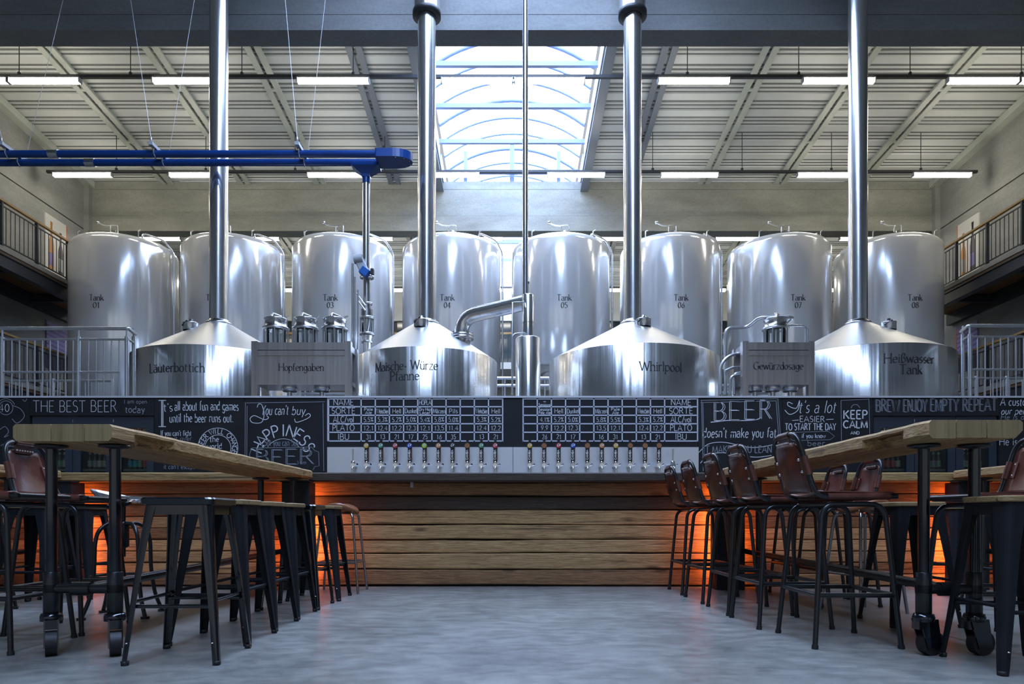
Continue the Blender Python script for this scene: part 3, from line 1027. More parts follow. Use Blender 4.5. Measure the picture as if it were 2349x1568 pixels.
# gallery on the far wall
g = thing('gallery', 'rear gallery with wooden handrail glimpsed between the tanks', 'gallery', (0, 23.2, 5.82))
MB().box(-9.7, 9.7, 23.2, Y1, 5.6, 5.82).build('deck', 'plaster', g)
MB().box(-9.7, 9.7, 23.2, 23.26, 6.76, 6.82).build('handrail', 'handrail_wood', g)
MB().box(-9.7, 9.7, 23.21, 23.24, 6.62, 6.64).box(-9.7, 9.7, 23.21, 23.24, 5.93, 5.95).build('rail_bar', 'gallery_steel', g)
bal = None
for i in range(139):
    x = -9.66 + i * 0.14
    if bal is None:
        bal = MB().cyl((0, 0.02, 0.0), (0, 0.02, 0.94), 0.009, n=6).build('baluster', 'gallery_steel', g, world=False)
        bal.location = (x, 0, 0)
    else:
        share(bal, g, (x, 0, 0))

# ------------------------------------------------------------------ posters on the side walls
def bottle_poly(cx, z0, h, w):
    """outline in (y, z)"""
    prof = [(0.5, 0), (0.5, 0.52), (0.42, 0.60), (0.2, 0.70), (0.17, 0.92), (0.2, 0.93), (0.2, 1.0)]
    r = [(cx + w * a, z0 + h * b) for a, b in prof]
    l = [(cx - w * a, z0 + h * b) for a, b in reversed(prof)]
    return r + l
def poster(s, kind, ya, yb, z0, z1, label):
    x = s * (WX - 0.03)
    t = thing('poster', label, 'poster', (s * WX, (ya + yb) / 2, z0))
    base = 'poster_white' if kind == 'bottles' else 'poster_violet'
    MB().box(*sorted((s * WX, x)), ya, yb, z0, z1).build('panel', base, t)
    # orange edge strip facing the hall's end
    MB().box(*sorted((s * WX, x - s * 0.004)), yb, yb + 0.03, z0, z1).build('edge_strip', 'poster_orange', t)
    xi = x - s * 0.004
    def flat(poly, nm, mat, d=0.0):
        MB().prism([(xi - s * d, a, b) for a, b in poly], 0, (s * 0.004, 0, 0)).build(nm, mat, t)
    w = yb - ya
    h = z1 - z0
    if kind == 'bottles':
        first, second = ('bottle_print_amber', 'bottle_print_dark') if s < 0 else ('bottle_print_dark', 'bottle_print_amber')
        flat(bottle_poly(ya + w * 0.28, z0 + h * 0.06, h * 0.84, w * 0.24), 'bottle_picture', first)
        flat(bottle_poly(ya + w * 0.72, z0 + h * 0.06, h * 0.74, w * 0.24), 'bottle_picture', second)
        for c, k in ((0.28, 0.14), (0.72, 0.12)):
            flat([(ya + w * (c - 0.10), z0 + h * k), (ya + w * (c + 0.10), z0 + h * k), (ya + w * (c + 0.10), z0 + h * (k + 0.22)), (ya + w * (c - 0.10), z0 + h * (k + 0.22))], 'label_picture', 'poster_purple' if c < 0.5 else 'label_grey', 0.004)
    else:
        flat([(ya, z0), (yb, z0), (yb, z0 + h * 0.34), (ya, z0 + h * 0.42)], 'dark_lower_picture', 'poster_dark')
        for k in range(5):
            zz = z0 + h * (0.50 + 0.1 * k)
            flat([(ya, zz), (yb, zz - h * 0.05), (yb, zz - h * 0.02), (ya, zz + h * 0.03)], 'beam_picture', 'poster_purple')
poster(-1, 'bottles', 16.35, 17.12, 6.45, 7.82, 'tall poster with two beer bottles on the left wall')
poster(1, 'bottles', 16.35, 17.12, 6.45, 7.82, 'tall poster with two beer bottles on the right wall')
poster(-1, 'hall', 16.4, 17.15, 4.2, 5.3, 'violet hall photo poster on the left wall')
poster(1, 'hall', 16.4, 17.15, 4.2, 5.3, 'violet hall photo poster on the right wall')

# ------------------------------------------------------------------ brewhouse platform
pf = thing('platform', 'steel brewhouse platform behind the chalkboard', 'platform', (0, 10.5, 0))
MB().box(-7.2, 7.2, 8.36, 13.2, 1.9, 2.02).build('deck', 'platform_steel', pf)
for x in (-7, -3.5, 0, 3.5, 7):
    for y in (8.6, 12.9):
        MB().box(x - 0.08, x + 0.08, y - 0.08, y + 0.08, 0, 1.9).build('post', 'gallery_steel', pf)

# ================================================================== EIGHT STORAGE TANKS
TY, TR = 15.5, 1.085
def cyl_map(cx, cy, r, zc, off=0.004):
    def f(u, v):
        a = u / r
        return (cx + math.sin(a) * (r + off), cy - math.cos(a) * (r + off), zc + v)
    return f
for i in range(8):
    tx = -0.13 + (i - 3.5) * 2.418
    low = 3.05 if i in (0, 1, 6, 7) else 3.82
    t = thing('storage_tank', ['steel storage tank lettered Tank 01, leftmost of the row', 'steel storage tank half lettered Tank 02 behind the Läuterbottich chimney', 'steel storage tank lettered Tank 03 behind the hop jars', 'steel storage tank lettered Tank 04 behind the Maische chimney', 'steel storage tank lettered Tank 05 behind the condenser', 'steel storage tank lettered Tank 06 behind the Whirlpool chimney', 'steel storage tank lettered Tank 07 behind the Gewürzdosage jar', 'steel storage tank lettered Tank 08, rightmost of the row'][i], 'tank', (tx, TY, 0), 'row of eight storage tanks')
    prof = [(0.0, low - 0.32), (0.5, low - 0.26), (0.85, low - 0.13), (TR - 0.06, low - 0.02), (TR, low + 0.06), (TR, 6.46)]
    for k in range(1, 9):
        a = PI / 2 * k / 8
        prof.append((TR - 0.17 + 0.17 * math.cos(a), 6.46 + 0.16 * math.sin(a)))
    prof += [(0.5, 6.66), (0.0, 6.70)]
    MB().lathe(prof, (tx, TY, 0), 64).build('shell', 'steel_tank', t)
    for k in range(4):
        a = PI / 4 + k * PI / 2
        MB().cyl((tx + 0.75 * math.cos(a), TY + 0.75 * math.sin(a), 0), (tx + 0.75 * math.cos(a), TY + 0.75 * math.sin(a), low), 0.06, n=10).build('leg', 'steel_plain', t)
    # top fitting: flange, neck and lever
    sx = 1 if i < 5 else -1
    fx, fy = tx + sx * 0.06, TY - 0.55
    m = MB().lathe([(0, 0.0), (0.14, 0.0), (0.14, 0.10), (0.17, 0.10), (0.17, 0.14), (0.05, 0.15), (0.05, 0.22), (0, 0.22)], (fx, fy, 6.58), 20)
    m.tube(fillet([(fx - 0.08, fy, 6.78), (fx - 0.08, fy, 6.92), (fx + 0.08, fy, 6.92), (fx + 0.08, fy, 6.72)], 0.03), 0.012, 8)
    m.build('top_fitting', 'steel_plain', t)
    m = MB().tube([(fx - 0.05, fy, 6.90), (fx - 0.22, fy, 6.92), (fx - 0.34, fy, 6.97)], 0.014, 8).lathe([(0, -0.03), (0.03, -0.03), (0.035, 0.0), (0.03, 0.03), (0, 0.03)], (fx - 0.34, fy, 6.98), 10)
    m.build('lever', 'steel_plain', t)
    # drain pipe beside the shell and small lugs on the shoulder
    m = MB().tube(fillet([(tx + 0.62, TY - 0.45, 6.60), (tx + 0.62, TY - 0.45, 6.80), (tx + 0.98, TY - 0.25, 6.72), (tx + 1.13, TY - 0.1, 6.5), (tx + 1.13, TY - 0.1, 2.3)], 0.1), 0.022, 8)
    m.build('side_pipe', 'steel_pipe', t)
    for a in (-2.35, -0.8):
        px_, py_ = tx + 0.93 * math.cos(a), TY + 0.93 * math.sin(a)
        MB().tube([(px_, py_, 6.58), (px_, py_, 6.74), (px_ + 0.05, py_, 6.77)], 0.014, 6).build('lifting_lug', 'steel_plain', t)
    m = MB()
    serif_text(m, 'Tank', 0.125, cyl_map(tx, TY, TR, PZ(690, 14.45)), 0.30, 0.14)
    serif_text(m, '0%d' % (i + 1), 0.115, cyl_map(tx, TY, TR, PZ(707, 14.45)), 0.135, 0.16)
    m.build('lettering', 'print_black', t)
    # manhole dot
    MB().lathe([(0, 0), (0.018, 0), (0.018, 0.012), (0, 0.012)], (tx + 0.55, TY - 0.93, 4.15), 8).build('sample_port', 'steel_dark', t)

# ================================================================== FOUR BREW VESSELS WITH CHIMNEYS
VY = 9.9
def vessel(name, px, r, words, label, hatch_dx, pipe_px, sleeve=False):
    cx = PX(px, VY)
    zr, za = 2.85, 3.395
    t = thing(name, label, 'brewing vessel', (cx, VY, 2.02), 'brew vessels')
    MB().lathe([(r, 2.02), (r, zr - 0.004), (r - 0.004, zr)], (cx, VY, 0), 96).build('shell', 'steel_vessel', t)
    MB().lathe([(r - 0.004, zr), (r - 0.03, zr + 0.015), (0.28, za - 0.06), (0.2, za - 0.01), (0.165, za)], (cx, VY, 0), 64).build('cone', 'steel_cone', t)
    pr = 0.127
    pipe = MB().cyl((cx, VY, za), (cx, VY, ZR(VY) - 0.12), pr, n=40, caps=False).build('chimney', 'steel_pipe', t)
    prof = [(pr, 0.0), (pr + 0.045, 0.0), (pr + 0.05, 0.02), (pr + 0.045, 0.04), (pr + 0.015, 0.045), (pr + 0.015, 0.07), (pr, 0.075)]
    MB().lathe(prof, (cx, VY, za - 0.01), 40).build('collar', 'steel_plain', pipe)
    if sleeve:
        zs = PZ(35, VY)
        MB().lathe([(0.185, zs), (0.185, ZR(VY) - 0.12)], (cx, VY, 0), 40).build('sleeve', 'steel_pipe', pipe)
        MB().lathe([(0.13, zs - 0.03), (0.20, zs - 0.03), (0.20, zs + 0.04), (0.185, zs + 0.05)], (cx, VY, 0), 40).build('sleeve_ring', 'black_ring', pipe)
    # inspection hatch
    hx = cx + hatch_dx
    hy = VY - 0.30
    dd = math.hypot(hatch_dx, 0.30)
    hz = zr + (za - zr) * (1 - (dd - 0.165) / (r - 0.165)) - 0.03
    h = MB().lathe([(0.10, 0.0), (0.10, 0.09), (0.105, 0.10), (0.10, 0.11), (0.03, 0.135), (0.03, 0.16), (0, 0.165)], (hx, hy, hz), 24).build('hatch', 'steel_plain', t)
    MB().cyl((hx - 0.09, hy - 0.06, hz + 0.06), (hx + 0.0, hy - 0.1, hz + 0.12), 0.012, n=6).build('latch', 'steel_dark', h)
    for (w, py_, wd, ang) in words:
        m = MB()
        fmap = cyl_map(cx, VY, r, PZ(py_, VY - r * math.cos(ang)))
        f2 = lambda u, v, fm=fmap, a=ang, rr=r: fm(u + a * rr, v)
        serif_text(m, w, 0.115, f2, wd, 0.12)
        m.build('lettering', 'print_black', t)
    return t
vessel('brew_vessel', 502, 1.12, [('Läuterbottich', 852, 0.74, -0.08)], 'round steel brew vessel lettered Läuterbottich', -0.26, 502)
vessel('brew_vessel', 979, 1.0, [('Maische- Würze', 847, 0.86, -0.17), ('Pfanne', 871, 0.385, -0.17)], 'round steel brew vessel lettered Maische-Würze Pfanne', -0.04, 973, True)
vessel('brew_vessel', 1451, 1.185, [('Whirlpool', 850, 0.55, 0.135)], 'widest steel brew vessel lettered Whirlpool', 0.1, 1451, True)
vessel('brew_vessel', 1968, 1.20, [('Heißwasser', 831, 0.66, 0.06), ('Tank', 857, 0.29, 0.06)], 'round steel brew vessel lettered Heißwasser Tank', 0.27, 1968)

# ------------------------------------------------------------------ dosing troughs
def trough(px0, px1, words, wd, label, glasses, yf=8.75, yb=9.17):
    x0, x1 = PX(px0, yf), PX(px1, yf)
    t = thing('dosing_trough', label, 'trough', ((x0 + x1) / 2, yf, 2.02))
    zt, zb = PZ(785, yf), PZ(882, yf)
    pw = 0.075
    for a in (x0, x1 - pw):
        MB().box(a, a + pw, yf - 0.01, yf + 0.08, 2.02, zt + 0.015).build('post', 'steel_box', t)
        MB().box(a, a + pw, yb - 0.08, yb, 2.02, zt).build('post', 'steel_box', t)
    MB().box(x0 + pw, x1 - pw, yf, yb, zb, zt - 0.16).build('front_panel', 'steel_box', t)
    MB().box(x0 + pw, x1 - pw, yf - 0.006, yf + 0.05, zt - 0.095, zt).build('upper_beam', 'steel_box', t)
    MB().box(x0 + pw, x1 - pw, yf - 0.012, yf + 0.05, zt - 0.165, zt - 0.105).build('lower_beam', 'steel_box', t)
    MB().box(x0 + pw, x1 - pw, yf + 0.05, yb - 0.05, zt - 0.16, zt - 0.05).build('deck', 'steel_box', t)
    for a in (x0 + 0.02, x1 - 0.055):
        MB().box(a, a + 0.035, yf + 0.08, yb - 0.08, zt - 0.09, zt - 0.01).build('side_rail', 'steel_box', t)
        MB().box(a, a + 0.035, yf + 0.08, yb - 0.08, zb + 0.02, zb + 0.07).build('side_rail', 'steel_box', t)
    for k in range(1, 4 if px1 - px0 < 200 else 3):
        xx = x0 + (x1 - x0) * k / (4 if px1 - px0 < 200 else 3)
        MB().lathe([(0.09, zb - 0.05), (0.10, zb - 0.03), (0.10, zb)], (xx, yf + 0.2, 0), 20).cyl((xx, yf + 0.2, 2.02), (xx, yf + 0.2, zb - 0.03), 0.035, n=12).build('outlet', 'steel_plain', t)
    m = MB()
    zc = PZ(850 if px0 < 1000 else 847, yf)
    xm = (x0 + x1) / 2
    serif_text(m, words, 0.092, lambda u, v: (xm + u, yf - 0.004, zc + v), wd, 0.13)
    m.build('lettering', 'print_black', t)
    # hop jars: glass cylinder with rods and a clamped lid
    for gx in glasses:
        cx, cy = PX(gx, 9.0), 9.0
        j = MB().lathe([(0.125, zt - 0.06), (0.125, zt + 0.23)], (cx, cy, 0), 28).build('sight_glass', 'clear_glass', t)
        m = MB().lathe([(0.05, zt - 0.06), (0.05, zt + 0.22)], (cx, cy, 0), 14)
        m.build('inner_tube', 'steel_plain', j)
        m = MB()
        for k in range(8):
            a = k * PI / 4 + 0.2
            m.cyl((cx + 0.145 * math.cos(a), cy + 0.145 * math.sin(a), zt - 0.06), (cx + 0.145 * math.cos(a), cy + 0.145 * math.sin(a), zt + 0.24), 0.009, n=6)
        m.build('tie_rod', 'steel_plain', j)
        MB().lathe([(0, 0.225), (0.168, 0.225), (0.17, 0.245), (0.142, 0.25), (0.14, 0.34), (0.15, 0.345), (0.15, 0.36), (0.1, 0.375), (0, 0.38)], (cx, cy, zt), 28).build('lid', 'steel_plain', j)
        m = MB().box(cx - 0.035, cx + 0.03, cy - 0.17, cy - 0.13, zt + 0.28, zt + 0.35)
        m.tube([(cx - 0.02, cy - 0.12, zt + 0.36), (cx - 0.02, cy - 0.05, zt + 0.42), (cx + 0.07, cy, zt + 0.39)], 0.018, 8)
        m.tube([(cx + 0.10, cy, zt + 0.37), (cx + 0.17, cy, zt + 0.40)], 0.009, 6)
        m.build('clamp', 'steel_plain', j)
    return t
trough(577, 805, 'Hopfengaben', 0.565, 'brushed steel trough lettered Hopfengaben with three hop jars', (633, 701, 768))
trough(1703, 1868, 'Gewürzdosage', 0.62, 'brushed steel trough lettered Gewürzdosage with one jar', (1779,))

# service tubes beside the troughs
m = MB()
for k, px in enumerate((809, 814, 821)):
    m = MB().tube([P(px, 900, 9.3), P(px, 605 + 30 * k if k else 604, 9.3)], 0.012 + 0.004 * (k == 0), 8)
    o = m.build('service_tube', 'steel_pipe')
    tag(o, ['slim upright tube left of the sight-glass pipe, tallest of three', 'slim upright tube left of the sight-glass pipe, middle of three', 'slim upright tube left of the sight-glass pipe, nearest the pipe'][k], 'tube', 'service tubes by the hop trough')
bends = [
    ([P(1664, 905, 9.15), P(1664, 752, 9.15), P(1718, 750, 9.15), P(1740, 727, 9.0), P(1822, 726, 8.9), P(1806, 740, 9.15), P(1790, 742, 9.2)], 0.022, 'bent steel tube looping over the Gewürzdosage jar'),
    ([P(1653, 905, 9.0), P(1653, 835, 9.0), P(1672, 815, 9.0), P(1703, 808, 9.0)], 0.02, 'curved steel tube entering the Gewürzdosage trough, outermost'),
    ([P(1675, 905, 9.0), P(1675, 862, 9.0), P(1700, 858, 9.0)], 0.017, 'short curved steel tube left of the Gewürzdosage trough, middle'),
    ([P(1684, 905, 9.05), P(1684, 856, 9.05), P(1704, 854, 9.05)], 0.019, 'short curved steel tube left of the Gewürzdosage trough, innermost'),
    ([P(1664, 850, 9.1), P(1680, 842, 9.1), P(1705, 840, 9.1)], 0.017, 'slanting steel tube left of the Gewürzdosage trough'),
    ([P(1798, 746, 9.2), P(1842, 746, 9.2), P(1848, 752, 9.2), P(1848, 790, 9.2)], 0.015, 'thin steel tube from the jar down behind the Gewürzdosage trough'),
    ([P(1840, 746, 9.3), P(1852, 752, 9.3), P(1852, 790, 9.3)], 0.012, 'thinnest steel tube right of the Gewürzdosage jar'),
]
for pts, r, lab in bends:
    o = MB().tube(fillet(pts, 0.09, 6), r, 10).build('service_tube', 'steel_rail')
    tag(o, lab, 'tube')

# ------------------------------------------------------------------ slim column still beside the mash kettle
ct = thing('condenser', 'slim steel condenser with curved duct beside the Maische vessel', 'condenser', (PX(1211, 9.2), 9.2, 2.02))
cx = PX(1211, 9.2)
MB().lathe([(0.165, 2.02), (0.165, PZ(778, 9.2)), (0.15, PZ(775, 9.2)), (0, PZ(774, 9.2))], (cx, 9.2, 0), 40).build('lower_body', 'steel_vessel', ct)
MB().lathe([(0.08, PZ(776, 9.2)), (0.08, PZ(678, 9.2)), (0.07, PZ(676, 9.2)), (0, PZ(675, 9.2))], (cx, 9.2, 0), 32).build('upper_body', 'steel_pipe', ct)
MB().lathe([(0.082, PZ(742, 9.2)), (0.083, PZ(741, 9.2)), (0.082, PZ(740, 9.2))], (cx, 9.2, 0), 32).build('seam', 'steel_plain', ct)
x5 = PX(1205, 9.2)
MB().cyl((x5, 9.2, PZ(676, 9.2)), (x5, 9.2, ZR(9.2) - 0.05), 0.037, n=20, caps=False).build('vent_pipe', 'steel_pipe', ct)
MB().cyl(P(1211, 672, 9.2), P(1211, 645, 9.2), 0.008, n=6).cyl(P(1211, 650, 9.2), P(1211, 646, 9.2), 0.016, n=8).build('sensor', 'steel_dark', ct)
d = MB().tube(fillet([P(1059, 805, 9.62), P(1059, 728, 9.62), P(1205, 694, 9.3)], 0.28, 12), 0.10, 24).build('duct', 'steel_pipe', ct)
c0 = P(1059, 773, 9.62)
for dz in (-0.035, 0.0):
    m = MB().lathe([(0.10, 0), (0.165, 0), (0.165, 0.03), (0.10, 0.03)], (c0.x, c0.y, c0.z + dz), 28)
    m.build('flange', 'steel_plain', d)
bt = None
for k in range(8):
    a = k * PI / 4
    MB().cyl((c0.x + 0.145 * math.cos(a), c0.y + 0.145 * math.sin(a), c0.z - 0.06), (c0.x + 0.145 * math.cos(a), c0.y + 0.145 * math.sin(a), c0.z + 0.06), 0.014, n=6).build('bolt', 'steel_plain', d)
MB().tube(fillet([P(1175, 905, 9.05), P(1175, 766, 9.05), P(1205, 763, 9.1), P(1213, 775, 9.15)], 0.06), 0.013, 8).build('thin_tube', 'steel_rail', ct)
MB().tube([P(1175, 800, 9.05), P(1176, 693, 9.05), P(1202, 692, 9.12), P(1204, 704, 9.12)], 0.010, 8).build('thin_tube', 'steel_rail', ct)

# ------------------------------------------------------------------ blue conveying pipes hung from wires
YB0, YB1 = 9.37, 9.60
ZB = PZ(353, YB0)
bp = thing('conveyor_pipe', 'blue double malt pipe with round bend hung on wires', 'pipe', (-4, 9.5, ZB))
rb = 0.047
xe = PX(905, 9.48)
MB().cyl((-WX + 0.02, YB0, ZB), (xe, YB0, ZB), rb, n=20).build('pipe_run', 'blue_paint', bp)
MB().cyl((-WX + 0.02, YB1, ZB), (xe, YB1, ZB), rb, n=20).build('pipe_run', 'blue_paint', bp)
m = MB()
yc = (YB0 + YB1) / 2
ring = []
for (dz, rr) in ((-0.055, 1.0), (0.055, 1.0)):
    ring.append([Vector((PX(865, yc), YB0 - 0.055, ZB + dz))] + [Vector((xe + 0.17 * math.cos(a) * 1.45, yc + 0.17 * math.sin(a), ZB + dz)) for a in [(-90 + 180 * k / 16) * PI / 180 for k in range(17)]] + [Vector((PX(865, yc), YB1 + 0.055, ZB + dz))])
m.loft(ring)
b = m.build('bend_housing', 'blue_paint', bp, bevel=0.02)
m = MB()
for k in range(6):
    a = (-80 + 160 * k / 5) * PI / 180
    m.cyl((xe + 0.22 * math.cos(a), yc + 0.155 * math.sin(a), ZB - 0.062), (xe + 0.22 * math.cos(a), yc + 0.155 * math.sin(a), ZB - 0.052), 0.008, n=6)
m.build('bolt', 'steel_plain', b)
# outlet funnel
fx = PX(840, YB1)
m = MB()
z0 = PZ(378, YB1)
rings = []
for (w, d_, z) in ((0.19, 0.10, z0), (0.19, 0.10, z0 - 0.045), (0.055, 0.055, PZ(402, YB1)), (0.055, 0.055, PZ(408, YB1))):
    rings.append([Vector((fx - w, YB1 - d_, z)), Vector((fx + w, YB1 - d_, z)), Vector((fx + w, YB1 + d_, z)), Vector((fx - w, YB1 + d_, z))])
m.loft(list(reversed(rings)))
m.cyl((fx, YB1, PZ(404, YB1)), (fx, YB1, PZ(421, YB1)), 0.055, n=16)
m.build('outlet_funnel', 'blue_paint', bp)
for px, dpx in ((122, 85), (206, 85)):
    pass
MB().cyl((PX(112, YB0), YB0, ZB), (PX(134, YB0), YB0, ZB), rb + 0.006, n=20).build('coupling', 'steel_plain', bp)
MB().cyl((PX(196, YB1), YB1, ZB), (PX(218, YB1), YB1, ZB), rb + 0.006, n=20).build('coupling', 'steel_plain', bp)
for px, dfr, dbk in ((18, -0.8, 1.0), (357, -0.63, 0.7), (688, -0.37, 0.48)):
    xb = PX(px, YB0)
    br = MB().bar((xb - 0.0, YB0 - 0.14, ZB + 0.075), (xb + 0.0, YB1 + 0.14, ZB + 0.075), 0.055, 0.045).build('bracket', 'grey_plastic', bp)
    for yy in (YB0, YB1):
        MB().tube([(xb, yy - rb - 0.008, ZB + 0.06), (xb, yy - rb - 0.008, ZB - 0.01), (xb, yy, ZB - rb - 0.01), (xb, yy + rb + 0.008, ZB - 0.01), (xb, yy + rb + 0.008, ZB + 0.06)], 0.008, 6).build('pipe_clip', 'steel_plain', br)
    for yy in (YB0 - 0.12, YB1 + 0.12):
        m = MB().cyl((xb, yy, ZB + 0.15), (max(xb + (dfr if yy < 9.5 else dbk), -WX + 0.05), yy, ZR(yy) - 0.03), 0.0035, n=5)
        m.lathe([(0, 0), (0.012, 0.01), (0.012, 0.06), (0, 0.08)], (xb, yy, ZB + 0.09), 8)
        m.build('hanging_wire', 'wire', br)

# stainless drop pipe with drive unit and sight glass
dp = thing('drop_pipe', 'upright steel drop pipe with grey drive unit and sight glass', 'pipe', (fx, YB1, 2.85))
MB().cyl((fx, YB1, PZ(420, YB1)), (fx, YB1, PZ(640, YB1)), 0.05, n=20).build('upper_pipe', 'steel_pipe', dp)
MB().cyl((fx + 0.01, YB1, PZ(640, YB1)), (fx + 0.01, YB1, PZ(732, YB1)), 0.052, n=20).build('middle_pipe', 'steel_pipe', dp)
def ring_at(py, r, h, nm='flange', mat='steel_plain', par=None):
    MB().lathe([(0.03, 0), (r, 0), (r, h), (0.03, h)], (fx + 0.01, YB1, PZ(py, YB1)), 24).build(nm, mat, par or dp)
for py, r, h in ((638, 0.095, 0.03), (698, 0.075, 0.022), (731, 0.098, 0.025), (768, 0.10, 0.025), (786, 0.075, 0.022)):
    ring_at(py, r, h)
MB().lathe([(0.08, PZ(728, YB1)), (0.08, PZ(710, YB1))], (fx + 0.01, YB1, 0), 24).build('valve_body', 'steel_plain', dp)
sg = MB().lathe([(0.07, PZ(766, YB1)), (0.07, PZ(733, YB1))], (fx + 0.01, YB1, 0), 24).build('sight_glass', 'clear_glass', dp)
m = MB()
for k in range(6):
    a = k * PI / 3 + 0.3
    m.cyl((fx + 0.01 + 0.085 * math.cos(a), YB1 + 0.085 * math.sin(a), PZ(768, YB1)), (fx + 0.01 + 0.085 * math.cos(a), YB1 + 0.085 * math.sin(a), PZ(731, YB1)), 0.008, n=6)
m.build('tie_rod', 'steel_plain', sg)
MB().lathe([(0.0, PZ(765, YB1)), (0.035, PZ(752, YB1)), (0.05, PZ(733, YB1))], (fx + 0.01, YB1, 0), 16).build('inner_cone', 'steel_plain', sg)
MB().lathe([(0.075, PZ(770, YB1)), (0.05, PZ(785, YB1)), (0.05, PZ(815, YB1))], (fx + 0.01, YB1, 0), 20).build('lower_pipe', 'steel_pipe', dp)
u = MB().bar(P(822, 592, 9.5), P(838, 626, 9.5), 0.10, 0.12).build('drive_unit', 'grey_plastic', dp, bevel=0.015)
MB().cyl(P(812, 595, 9.47), P(832, 592, 9.47), 0.06, n=16).build('motor', 'grey_plastic', u)
MB().bar(P(829, 618, 9.46), P(845, 630, 9.46), 0.11, 0.11).build('control_box', 'blue_valve', u, bevel=0.01)
MB().box(PX(851, 9.5), PX(858, 9.5), 9.45, 9.52, PZ(630, 9.5), PZ(618, 9.5)).build('knob', 'black_ring', u)
MB().tube([P(818, 672, 9.5), P(838, 700, 9.5)], 0.012, 6).tube([P(822, 690, 9.5), P(838, 712, 9.5)], 0.016, 6).build('lever', 'steel_plain', dp)

# ------------------------------------------------------------------ stainless railings on the platform
def rail_obj(s):
    Yr = 8.5
    def Q(px, py, Y=Yr):
        return P(px if s < 0 else 2349 - px + 0, py, Y)
    dy = 0 if s < 0 else -6
    lab = 'stainless railing with upright bars on the platform, ' + ('left of the Läuterbottich vessel' if s < 0 else 'right of the Heißwasser vessel')
    A = (0, 295) if s < 0 else (0, 136)
    o = Q(150, 905)
    t = thing('platform_railing', lab, 'railing', (o.x, Yr, 2.02))
    xin = 295 if s < 0 else 128
    xout = -150
    ztop = 753 + dy
    MB().tube(fillet([Q(xout, ztop), Q(xin, ztop), Q(xin + 16, ztop + 13, 8.78)], 0.03), 0.022, 10).build('handrail', 'steel_rail', t)
    MB().tube([Q(xout, 778 + dy), Q(xin - 2, 778 + dy)], 0.014, 8).build('upper_bar', 'steel_rail', t)
    MB().tube([Q(xin, 778 + dy), Q(xin + 12, 786 + dy, 8.74)], 0.014, 8).build('upper_bar', 'steel_rail', t)
    MB().tube([Q(xout, 853 + dy), Q(275 if s < 0 else xin - 4, 853 + dy)], 0.013, 8).build('lower_bar', 'steel_rail', t)
    posts = [5, 180, xin - 4] if s < 0 else [xin - 4, -48]
    for px in posts + [xin + 12]:
        Yp = Yr if px <= xin else 8.74
        m = MB().cyl(Q(px, 915, Yp), Q(px, 772 + dy, Yp), 0.024, n=12).cyl(Q(px, 772 + dy, Yp), Q(px, ztop, Yp), 0.012, n=8)
        m.build('post', 'steel_rail', t)
    x = xin - 4 - 17.6
    ps = set(posts)
    while x > -60:
        if all(abs(x - p) > 6 for p in ps):
            MB().cyl(Q(x, 912), Q(x, 778 + dy), 0.008, n=6).build('baluster', 'steel_rail', t)
        x -= 17.6
    # lower railing behind
    t2 = thing('platform_railing', 'lower stainless stair railing seen through the front railing, ' + ('left' if s < 0 else 'right') + ' side', 'railing', (o.x, 10.2, 2.02))
    Yl = 10.2
    x2 = 255 if s < 0 else 136
    MB().tube([Q(-200, 873 + dy, Yl), Q(x2, 873 + dy, Yl)], 0.018, 8).build('handrail', 'steel_rail', t2)
    for px in (258, 122, -20) if s < 0 else (110, 40, -20):
        MB().cyl(Q(px, 915, Yl), Q(px, 868 + dy, Yl), 0.022, n=10).build('post', 'steel_rail', t2)
    x = x2 - 16
    while x > -60:
        MB().cyl(Q(x, 912, Yl), Q(x, 873 + dy, Yl), 0.008, n=6).build('baluster', 'steel_rail', t2)
        x -= 14.5
rail_obj(-1)
rail_obj(1)
# short railing behind the condenser
t = thing('platform_railing', 'two-bar white steel railing behind the condenser', 'railing', (0, 12.9, 2.02))
for py in (867, 884):
    MB().tube([P(1130, py, 12.9), P(1290, py, 12.9)], 0.03, 8).build('bar', 'steel_rail', t)
for px in (1132, 1158, 1250, 1288):
    MB().cyl((PX(px, 12.9), 12.9, 2.02), P(px, 867, 12.9), 0.024, n=8).build('post', 'steel_rail', t)
t = thing('platform_railing', 'two-bar white steel railing under the Gewürzdosage trough', 'railing', (4.4, 12.7, 2.02))
for py in (884, 901):
    MB().tube([P(1640, py, 12.7), P(1880, py, 12.7)], 0.03, 8).build('bar', 'steel_rail', t)
for px in (1645, 1724, 1800, 1876):
    MB().cyl((PX(px, 12.7), 12.7, 2.02), P(px, 884, 12.7), 0.024, n=8).build('post', 'steel_rail', t)
t = thing('platform_railing', 'two-bar white steel railing under the Hopfengaben trough', 'railing', (-3.9, 12.7, 2.02))
for py in (888, 903):
    MB().tube([P(560, py, 12.7), P(835, py, 12.7)], 0.03, 8).build('bar', 'steel_rail', t)
for px in (565, 630, 700, 830):
    MB().cyl((PX(px, 12.7), 12.7, 2.02), P(px, 888, 12.7), 0.024, n=8).build('post', 'steel_rail', t)

